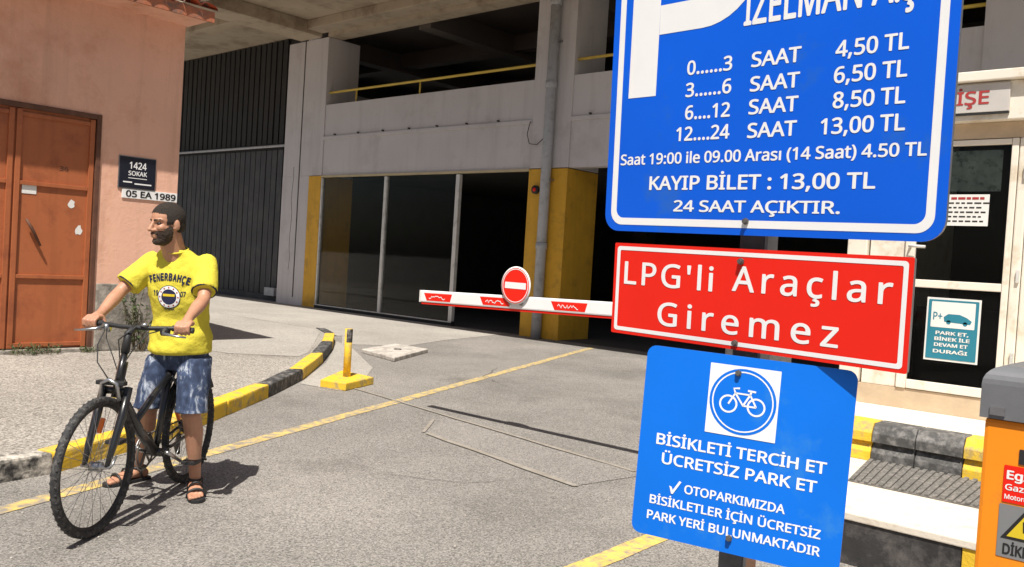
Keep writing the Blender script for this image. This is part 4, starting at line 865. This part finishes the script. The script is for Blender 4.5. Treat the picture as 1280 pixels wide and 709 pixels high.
def hand(bm, g, wr, s):
    """g = grip centre, bar axis along local bar direction, s = +1 left hand"""
    ax = (TB.to_3x3() @ V((0.1*-1, s, 0))).normalized()      # outward along the bar
    fw = (TB.to_3x3() @ V((1, 0.1*s, 0))).normalized(); upv = V((0, 0, 1))
    def q(ang, r, t): a = radians(ang); return g+fw*(r*cos(a))+upv*(r*sin(a))+ax*t
    cap(bm, wr, q(125, 0.040, 0.0), 0.026, 0.026); 
    for t in (-0.030, -0.010, 0.010, 0.030): cap(bm, q(140, 0.048, t*0.85), q(88, 0.035, t), 0.0155, 0.0115)
    for i, t in enumerate((-0.034, -0.0115, 0.0115, 0.033)):
        k = (0.94, 1.0, 0.97, 0.85)[i]; tt = t+random.uniform(-.001, .001)
        chain(bm, [q(86+i*3, 0.035, t*0.95), q(86-62*k, 0.0345, tt), q(86-118*k, 0.029, tt), q(86-170*k, 0.026, tt)], [0.0108, 0.0098, 0.0088, 0.0078])
    chain(bm, [q(150, 0.045, -0.03), q(195, 0.036, -0.047), q(245, 0.029, -0.052), q(290, 0.027, -0.046)], [0.015, 0.0125, 0.011, 0.009])
body = bmesh.new()
for sh, el, wr in ((SHR, ELR, WRR), (SHL, ELL, WRL)):
    chain(body, [sh, sh.lerp(el, 0.5), el, el.lerp(wr, 0.35), wr], [0.043, 0.041, 0.035, 0.038, 0.025])
hand(body, gR, WRR, -1); hand(body, gL, WRL, 1)
# trunk (under the clothes), neck, head
loft(body, [((-0.205, 0.03, 0.80), 0.085, 0.12), ((-0.20, 0.03, 0.90), 0.09, 0.125), ((-0.185, 0.03, 1.02), 0.085, 0.125), ((-0.16, 0.025, 1.2), 0.095, 0.145), ((-0.14, 0.02, 1.34), 0.075, 0.14), ((-0.125, 0.015, 1.40), 0.055, 0.09)])
cap(body, (-0.115, 0.008, 1.38), (-0.062, -0.006, 1.51), 0.068, 0.062)
ell(body, hp(-0.012, 0, 0.028), (0.096, 0.075, 0.088), HR3); ell(body, hp(0.015, 0, -0.035), (0.070, 0.062, 0.085), HR3)
ell(body, hp(0.030, 0, -0.085), (0.048, 0.046, 0.036), HR3); ell(body, hp(0.062, 0, -0.098), (0.024, 0.026, 0.020), HR3)      # jaw, chin
ell(body, hp(0.060, 0, 0.022), (0.026, 0.054, 0.013), HR3)                                                                        # brow
chain(body, [hp(0.082, 0, 0.012), hp(0.108, 0, -0.030)], [0.009, 0.0125]); 
for s in (-1, 1):
    ell(body, hp(0.094, s*0.014, -0.035), (0.011, 0.009, 0.008), HR3); ell(body, hp(0.058, s*0.036, -0.022), (0.024, 0.022, 0.022), HR3)
    ell(body, hp(-0.016, s*0.077, -0.010), (0.017, 0.008, 0.029), HR3 @ Matrix.Rotation(radians(-s*18), 3, 'Z')); ell(body, hp(-0.008, s*0.071, -0.028), (0.010, 0.009, 0.012), HR3)
ell(body, hp(0.084, 0, -0.060), (0.014, 0.024, 0.007), HR3); ell(body, hp(0.082, 0, -0.072), (0.013, 0.021, 0.008), HR3)
# legs
HPR, HPL = V((-0.20, -0.055, 0.84)), V((-0.20, 0.115, 0.84))
KNR, KNL = V((-0.17, -0.135, 0.49)), V((-0.11, 0.150, 0.49))
ANR, ANL = V((-0.385, -0.285, 0.095)), V((-0.215, 0.150, 0.095))
for h_, k_, a_ in ((HPR, KNR, ANR), (HPL, KNL, ANL)):
    dn = (a_-k_); back = V((-0.022, 0, 0))
    chain(body, [h_, k_], [0.060, 0.056]); chain(body, [k_, k_+dn*0.28+back, k_+dn*0.65+back*0.4, a_], [0.053, 0.054, 0.039, 0.033])
def foot(bm, an, toe):
    d = toe-an; d.z = 0; f = d.normalized(); l_ = V((-f.y, f.x, 0)); heel = V((an.x, an.y, 0.045))-f*0.045
    sg = 1 if an.y > 0 else -1
    cap(bm, an, V((an.x, an.y, 0.055))+f*0.01, 0.033, 0.035); cap(bm, heel, V((an.x, an.y, 0.05))+f*0.06, 0.030, 0.030)
    for o_ in (-0.022, 0.0, 0.022): cap(bm, V((an.x, an.y, 0.055))+f*0.03+l_*o_*0.6, V((an.x, an.y, 0.036))+f*0.135+l_*o_*1.15, 0.028, 0.0165)
    for i in range(5):
        o_ = sg*(-0.034+i*0.0165); ln = (0.196, 0.198, 0.190, 0.178, 0.162)[i]; r_ = (0.0125, 0.0085, 0.0082, 0.008, 0.0078)[i]
        cap(bm, V((an.x, an.y, 0.033))+f*(ln-0.055)+l_*o_, V((an.x, an.y, 0.029))+f*ln+l_*o_*1.02, r_+0.002, r_)
    return f, l_
TOR, TOL = V((-0.255, -0.360, 0)), V((-0.06, 0.228, 0))
fR = foot(body, ANR, TOR); fL = foot(body, ANL, TOL)
remesh('body', body, 0.0052, M_skin, pe, smooth=2)
# hair: cropped cap with lower sides; beard; brows; eyes
def shell(name, prims, cut, material, voxel=0.0045):
    bm = bmesh.new()
    for c, r in prims: ell(bm, hp(*c), r, HR3, 24)
    o = remesh(name, bm, voxel, material, pe, smooth=1, disp=lambda co: 0.0025*noise.noise(co*120))
    b2 = bmesh.new(); b2.from_mesh(o.data); Hi = HR3.inverted()
    bmesh.ops.delete(b2, geom=[v for v in b2.verts if cut(Hi @ (v.co-HC))], context='VERTS'); b2.to_mesh(o.data); b2.free(); return o
def haircut(p):
    if p.x > 0.0: line = 0.058+0.10*max(0, p.x-0.03)-abs(p.y)*0.10
    elif p.x > -0.03: line = 0.005
    else: line = -0.055
    if 0.0 < p.x < 0.040 and abs(p.y) > 0.052: line = -0.010
    return p.z < line
shell('hair', [((-0.014, 0, 0.031), (0.0985, 0.0772, 0.0895)), ((-0.045, 0, -0.005), (0.064, 0.067, 0.071))], haircut, M_hair)
def beardcut(p):
    if p.x < 0.0: return True
    top = -0.038 if p.x > 0.055 else (-0.03+0.6*(0.055-p.x) if p.x > 0.02 else 0.0)
    lips = p.x > 0.07 and abs(p.y) < 0.019 and -0.076 < p.z < -0.057
    return p.z > top or p.z < -0.135 or lips or (p.x > 0.085 and p.z > -0.046)
shell('beard', [((0.015, 0, -0.037), (0.0735, 0.0655, 0.087)), ((0.030, 0, -0.086), (0.0515, 0.0495, 0.0395)), ((0.063, 0, -0.098), (0.0265, 0.0285, 0.0225)), ((0.079, 0, -0.052), (0.017, 0.028, 0.009))], beardcut, M_beard)
for s in (-1, 1):
    bm = bmesh.new(); cap(bm, hp(0.083, s*0.014, 0.022), hp(0.068, s*0.048, 0.024), 0.0055, 0.0035, 8); add('eyebrow', bm, M_hair, pe, world=False, smooth=True)
    bm = bmesh.new(); ell(bm, hp(0.068, s*0.031, 0.002), (0.011, 0.014, 0.0085), HR3, 14); add('eye', bm, M_eye, pe, world=False, smooth=True)
# shirt
def folds(co):
    q = V((co.x*5, co.y*5, co.z*9)); low = max(0, min(1, (1.25-co.z)/0.3))
    return 0.011*noise.noise(q+V((3, 1, 0)))*(0.6+low)+0.007*abs(noise.noise(V((co.x*11+co.z*7, co.y*11, co.z*13))))+0.003*noise.noise(co*24)+0.006*low*math.sin(co.z*34+co.y*9+4*noise.noise(co*4))*0.5
sb = bmesh.new()
loft(sb, [((-0.200, 0.032, 0.835), 0.140, 0.178), ((-0.197, 0.032, 0.93), 0.132, 0.172), ((-0.180, 0.030, 1.05), 0.118, 0.154), ((-0.160, 0.026, 1.18), 0.120, 0.172), ((-0.145, 0.023, 1.29), 0.106, 0.178), ((-0.138, 0.020, 1.35), 0.090, 0.162), ((-0.128, 0.016, 1.395), 0.072, 0.122), ((-0.115, 0.012, 1.420), 0.066, 0.092), ((-0.104, 0.009, 1.434), 0.060, 0.070)])
def sleeve(bm, sh, el):
    d = (el-sh); d1 = sh+d*0.72; n = 20; dn = d.normalized(); s, u = frame_for(d)
    L = []
    for t, r in ((-0.16, 0.050), (0.0, 0.062), (0.25, 0.065), (0.5, 0.068), (0.78, 0.074)):
        L.append([bm.verts.new(sh+d*t+(s*cos(2*pi*k/n)+u*sin(2*pi*k/n))*r) for k in range(n)])
    for a, b in zip(L, L[1:]):
        for k in range(n): bm.faces.new((a[k], a[(k+1) % n], b[(k+1) % n], b[k]))
    bm.faces.new(L[0]); bm.faces.new(L[-1][::-1])
sleeve(sb, SHR+V((0, 0.015, 0)), ELR); sleeve(sb, SHL+V((0, -0.015, 0)), ELL)
shirt = remesh('shirt', sb, 0.007, M_shirt, pe, smooth=16, disp=folds)
for sh, el in ((SHR+V((0, 0.015, 0)), ELR), (SHL+V((0, -0.015, 0)), ELL)):
    d = (el-sh); c = sh+d*0.765; s, u = frame_for(d); tube('cuff', [c+(s*cos(2*pi*k/24)+u*sin(2*pi*k/24))*0.0655 for k in range(24)], 0.0055, M_navyc, shirt, n=6, closed=True, world=False)
tube('collar', [V((-0.104+0.064*cos(a), 0.009+0.072*sin(a), 1.428-0.022*cos(a))) for a in [2*pi*k/30 for k in range(30)]], 0.0055, M_shirt, shirt, n=6, closed=True, world=False)
# print on the chest follows the cloth
sv = shirt.data; bvh = BVHTree.FromPolygons([v.co.copy() for v in sv.vertices], [list(p.vertices) for p in sv.polygons])
def on_shirt(me, ofs=0.0022, m_=M_navyc, name='lettering', sub=1):
    """me lies in local (y to the viewer's right = rider's left, z up) plane, as x,y"""
    b = bmesh.new(); b.from_mesh(me)
    if sub: bmesh.ops.triangulate(b, faces=b.faces[:]); bmesh.ops.subdivide_edges(b, edges=[e for e in b.edges if e.calc_length() > 0.006], cuts=sub)
    for v in b.verts:
        y, z = v.co.x, v.co.y; h_ = bvh.ray_cast(V((0.6, y, z)), V((-1, 0, 0)))
        v.co = (h_[0]+V((ofs+v.co.z, 0, 0))) if h_[0] is not None else V((-0.05, y, z))
    b.to_mesh(me); b.free(); return add(name, me, m_, shirt, world=False)
word = 'FENERBAHÇE'; n = len(word)
for i, ch in enumerate(word):
    t = (i-(n-1)/2)/((n-1)/2); yc = 0.010+t*0.104; zc = 1.252-0.018*t*t; hw = 0.0105
    me = text_mesh(ch, -hw, hw, 0, 0.044, 0, 0.05); me.transform(Matrix.Translation((yc, zc, 0)) @ Matrix.Rotation(-0.28*t, 4, 'Z')); on_shirt(me)
for t_, a, b in (('19', -0.078, -0.048), ('07', 0.080, 0.110)):
    on_shirt(text_mesh(t_, a, b, 1.165, 0.030, 0, 0.03))
def pmesh(bm): me = bpy.data.meshes.new('t'); bm.to_mesh(me); bm.free(); return me
def disc_bm(cx, cz, r, r0=0.0, n=32, rings=5, z=0.0):
    bm = bmesh.new(); L = []
    for j in range(rings+1):
        rad = r0+(r-r0)*j/rings
        L.append([bm.verts.new((cx+rad*cos(2*pi*k/n), cz+rad*sin(2*pi*k/n), z)) for k in range(n)] if rad > 1e-6 else [bm.verts.new((cx, cz, z))])
    for a, b in zip(L, L[1:]):
        for k in range(n):
            if len(a) == 1: bm.faces.new((a[0], b[k], b[(k+1) % n]))
            else: bm.faces.new((a[k], b[k], b[(k+1) % n], a[(k+1) % n]))
    return bm
CC = (0.016, 1.160)
on_shirt(pmesh(disc_bm(*CC, 0.066, 0.062, rings=1)), 0.0026, M_navyc, 'crest_ring', 0)
on_shirt(pmesh(disc_bm(*CC, 0.062, 0.044, rings=3)), 0.0026, M_signw, 'crest_ring', 0)
on_shirt(pmesh(disc_bm(*CC, 0.044)), 0.0026, M_navyc, 'crest_disc', 0)
bm = bmesh.new()
for k in range(12):
    a = 2*pi*k/12; poly_bm([(CC[0]+0.053*cos(a)+0.005*cos(b), CC[1]+0.053*sin(a)+0.005*sin(b)) for b in [2*pi*j/6 for j in range(6)]], 0, bm)
on_shirt(pmesh(bm), 0.0036, M_darkred, 'crest_dots', 0)
for k, (dz, m_) in enumerate(((0.010, M_lyel), (-0.004, M_lyel))):
    bm = bmesh.new(); cells = 10
    for i in range(cells):
        a = -0.034+0.068*i/cells; b = a+0.068/cells; poly_bm([(CC[0]+a, CC[1]+dz-0.007), (CC[0]+b, CC[1]+dz-0.007), (CC[0]+b, CC[1]+dz+0.007), (CC[0]+a, CC[1]+dz+0.007)], 0, bm)
    if k == 0: on_shirt(pmesh(bm), 0.0036, m_, 'crest_band', 0)
bm = bmesh.new(); stroke_bm(bm, [(CC[0]-0.030+0.006*i, 1.090+0.004*sin(i*2.2)) for i in range(11)], 0.005, 0); on_shirt(pmesh(bm), 0.0022, M_navyc, 'print_line', 0)
# shorts
def dfold(co): return 0.006*noise.noise(V((co.x*9, co.y*9, co.z*14)))+0.004*noise.noise(co*30)
hb_ = bmesh.new()
loft(hb_, [((-0.20, 0.03, 0.735), 0.09, 0.10), ((-0.20, 0.03, 0.80), 0.118, 0.160), ((-0.20, 0.03, 0.90), 0.115, 0.156), ((-0.195, 0.03, 0.96), 0.105, 0.148)])
def pleg(bm, h_, k_, sgn):
    n = 22; d = k_-h_; L = []
    for t, rx, ry, in ((0.0, 0.108, 0.090), (0.3, 0.105, 0.091), (0.65, 0.094, 0.088), (0.88, 0.086, 0.086), (0.97, 0.087, 0.089)):
        c = h_+d*t; L.append([bm.verts.new(c+V((rx*cos(2*pi*k/n), ry*sin(2*pi*k/n), 0))) for k in range(n)])
    for a, b in zip(L, L[1:]):
        for k in range(n): bm.faces.new((a[k], a[(k+1) % n], b[(k+1) % n], b[k]))
    bm.faces.new(L[0]); bm.faces.new(L[-1][::-1])
pleg(hb_, HPR+V((0, -0.006, -0.03)), KNR+V((0, 0, 0.0)), -1); pleg(hb_, HPL+V((0, 0.006, -0.03)), KNL+V((0, 0, 0.0)), 1)
remesh('shorts', hb_, 0.007, M_denim, pe, smooth=4, disp=dfold)
# sandals
for an, (f, l_), sg in ((ANR, fR, -1), (ANL, fL, 1)):
    b0 = V((an.x, an.y, 0)); out = []
    for t, wl, wr_ in ((-0.085, 0.022, 0.022), (-0.07, 0.034, 0.034), (0.0, 0.036, 0.036), (0.07, 0.040, 0.040), (0.13, 0.050, 0.048), (0.18, 0.046, 0.044), (0.205, 0.032, 0.030), (0.215, 0.014, 0.014)): out.append((t, wl, wr_))
    pts_ = [b0+f*t+l_*a for t, a, _ in out]+[b0+f*t-l_*c for t, _, c in out[::-1]]
    sdl = prism('sandal', [(p.x, p.y) for p in pts_], 0.002, 0.022, M_plas, pe, bev=0.004, world=False)
    for t, rr_, hh, th in ((0.075, 0.043, 0.082, 0.013), (0.135, 0.050, 0.056, 0.014)):
        tube('strap', [b0+f*(t+0.012*math.sin(a)*0.5)+l_*(rr_*cos(a))+V((0, 0, 0.014+hh*0.92*max(0, sin(a))**0.8)) for a in [pi*k/12 for k in range(13)]], [th*0.55]*13, M_plas, sdl, n=6, world=False)
    tube('strap', [V((an.x, an.y, 0.088))+(f*cos(a)*0.045+l_*sin(a)*0.039)-f*0.004 for a in [2*pi*k/18 for k in range(18)]], 0.0075, M_plas, sdl, n=6, closed=True, world=False)
    for s in (-1, 1): tube('strap', [b0-f*0.02+l_*s*0.036+V((0, 0, 0.015)), b0+f*0.0+l_*s*0.040+V((0, 0, 0.06)), b0+f*0.0+l_*s*0.039+V((0, 0, 0.09))], 0.0065, M_plas, sdl, n=6, world=False)

# ------------------------------------------------------------------ plants
def leaf(bm, c, d, ln, wd):
    d = V(d).normalized(); s, u = frame_for(d); s = (s*random.uniform(-1, 1)+u*random.uniform(-1, 1)).normalized(); n_ = d.cross(s)*ln*0.12; c = V(c)
    a = bm.verts.new(c); b = bm.verts.new(c+d*ln*0.5+s*wd/2+n_); e = bm.verts.new(c+d*ln); g = bm.verts.new(c+d*ln*0.5-s*wd/2+n_); bm.faces.new((a, b, e)); bm.faces.new((a, e, g))
sh_ = thing('shrub', 'straggly leafy shrub growing against the pink house behind the rider', 'shrub', (-10.2, 4.85, 0.115))
st_ = bmesh.new(); lv = bmesh.new()
for i in range(18):
    a = random.uniform(0, 2*pi); y0 = 4.86+random.uniform(-.09, .09); p = V((-10.24+random.uniform(-.05, .05), y0, 0.11)); tip = V((-10.22+random.uniform(-.12, .14), 4.86+random.uniform(-.30, .30), random.uniform(0.5, 1.0)))
    mid = p.lerp(tip, 0.5)+V((random.uniform(-.04, .04), random.uniform(-.04, .04), 0.06)); bm_tube(st_, [p, mid, tip], [0.005, 0.004, 0.002], 5)
    for j in range(17):
        t = random.uniform(0.15, 1.0); q = (p.lerp(mid, t*2) if t < 0.5 else mid.lerp(tip, t*2-1)); leaf(lv, q, (random.uniform(-1, 1), random.uniform(-1, 1), random.uniform(-.3, .9)), random.uniform(.03, .06), random.uniform(.018, .03))
add('stem', st_, M_stem, sh_); add('foliage', lv, M_leaf, sh_)
def weed(label, x, y, r, n, h_):
    t = thing('weed', label, 'weed', (x, y, 0.115)); bm = bmesh.new(); b2 = bmesh.new()
    for i in range(n):
        a = random.uniform(0, 2*pi); rr_ = r*random.random()**0.5; p = V((x+0.4*rr_*cos(a), y+rr_*sin(a), 0.112)); q = p+V((random.uniform(-.05, .05), random.uniform(-.07, .07), random.uniform(.4, 1)*h_)); bm_tube(bm, [p, q], [0.002, 0.001], 4)
        for j in range(3): leaf(b2, p.lerp(q, random.uniform(.2, 1)), (random.uniform(-1, 1), random.uniform(-1, 1), random.uniform(0, 1)), random.uniform(.02, .05), random.uniform(.01, .02))
    add('stem', bm, M_leafd, t); add('foliage', b2, M_leaf, t)
weed('low green weed tuft at the foot of the rust brown door', PX+0.12, 3.75, 0.26, 70, 0.13)
weed('tiny dry weed beside the plinth near the front wheel', PX+0.10, 4.35, 0.10, 20, 0.08)
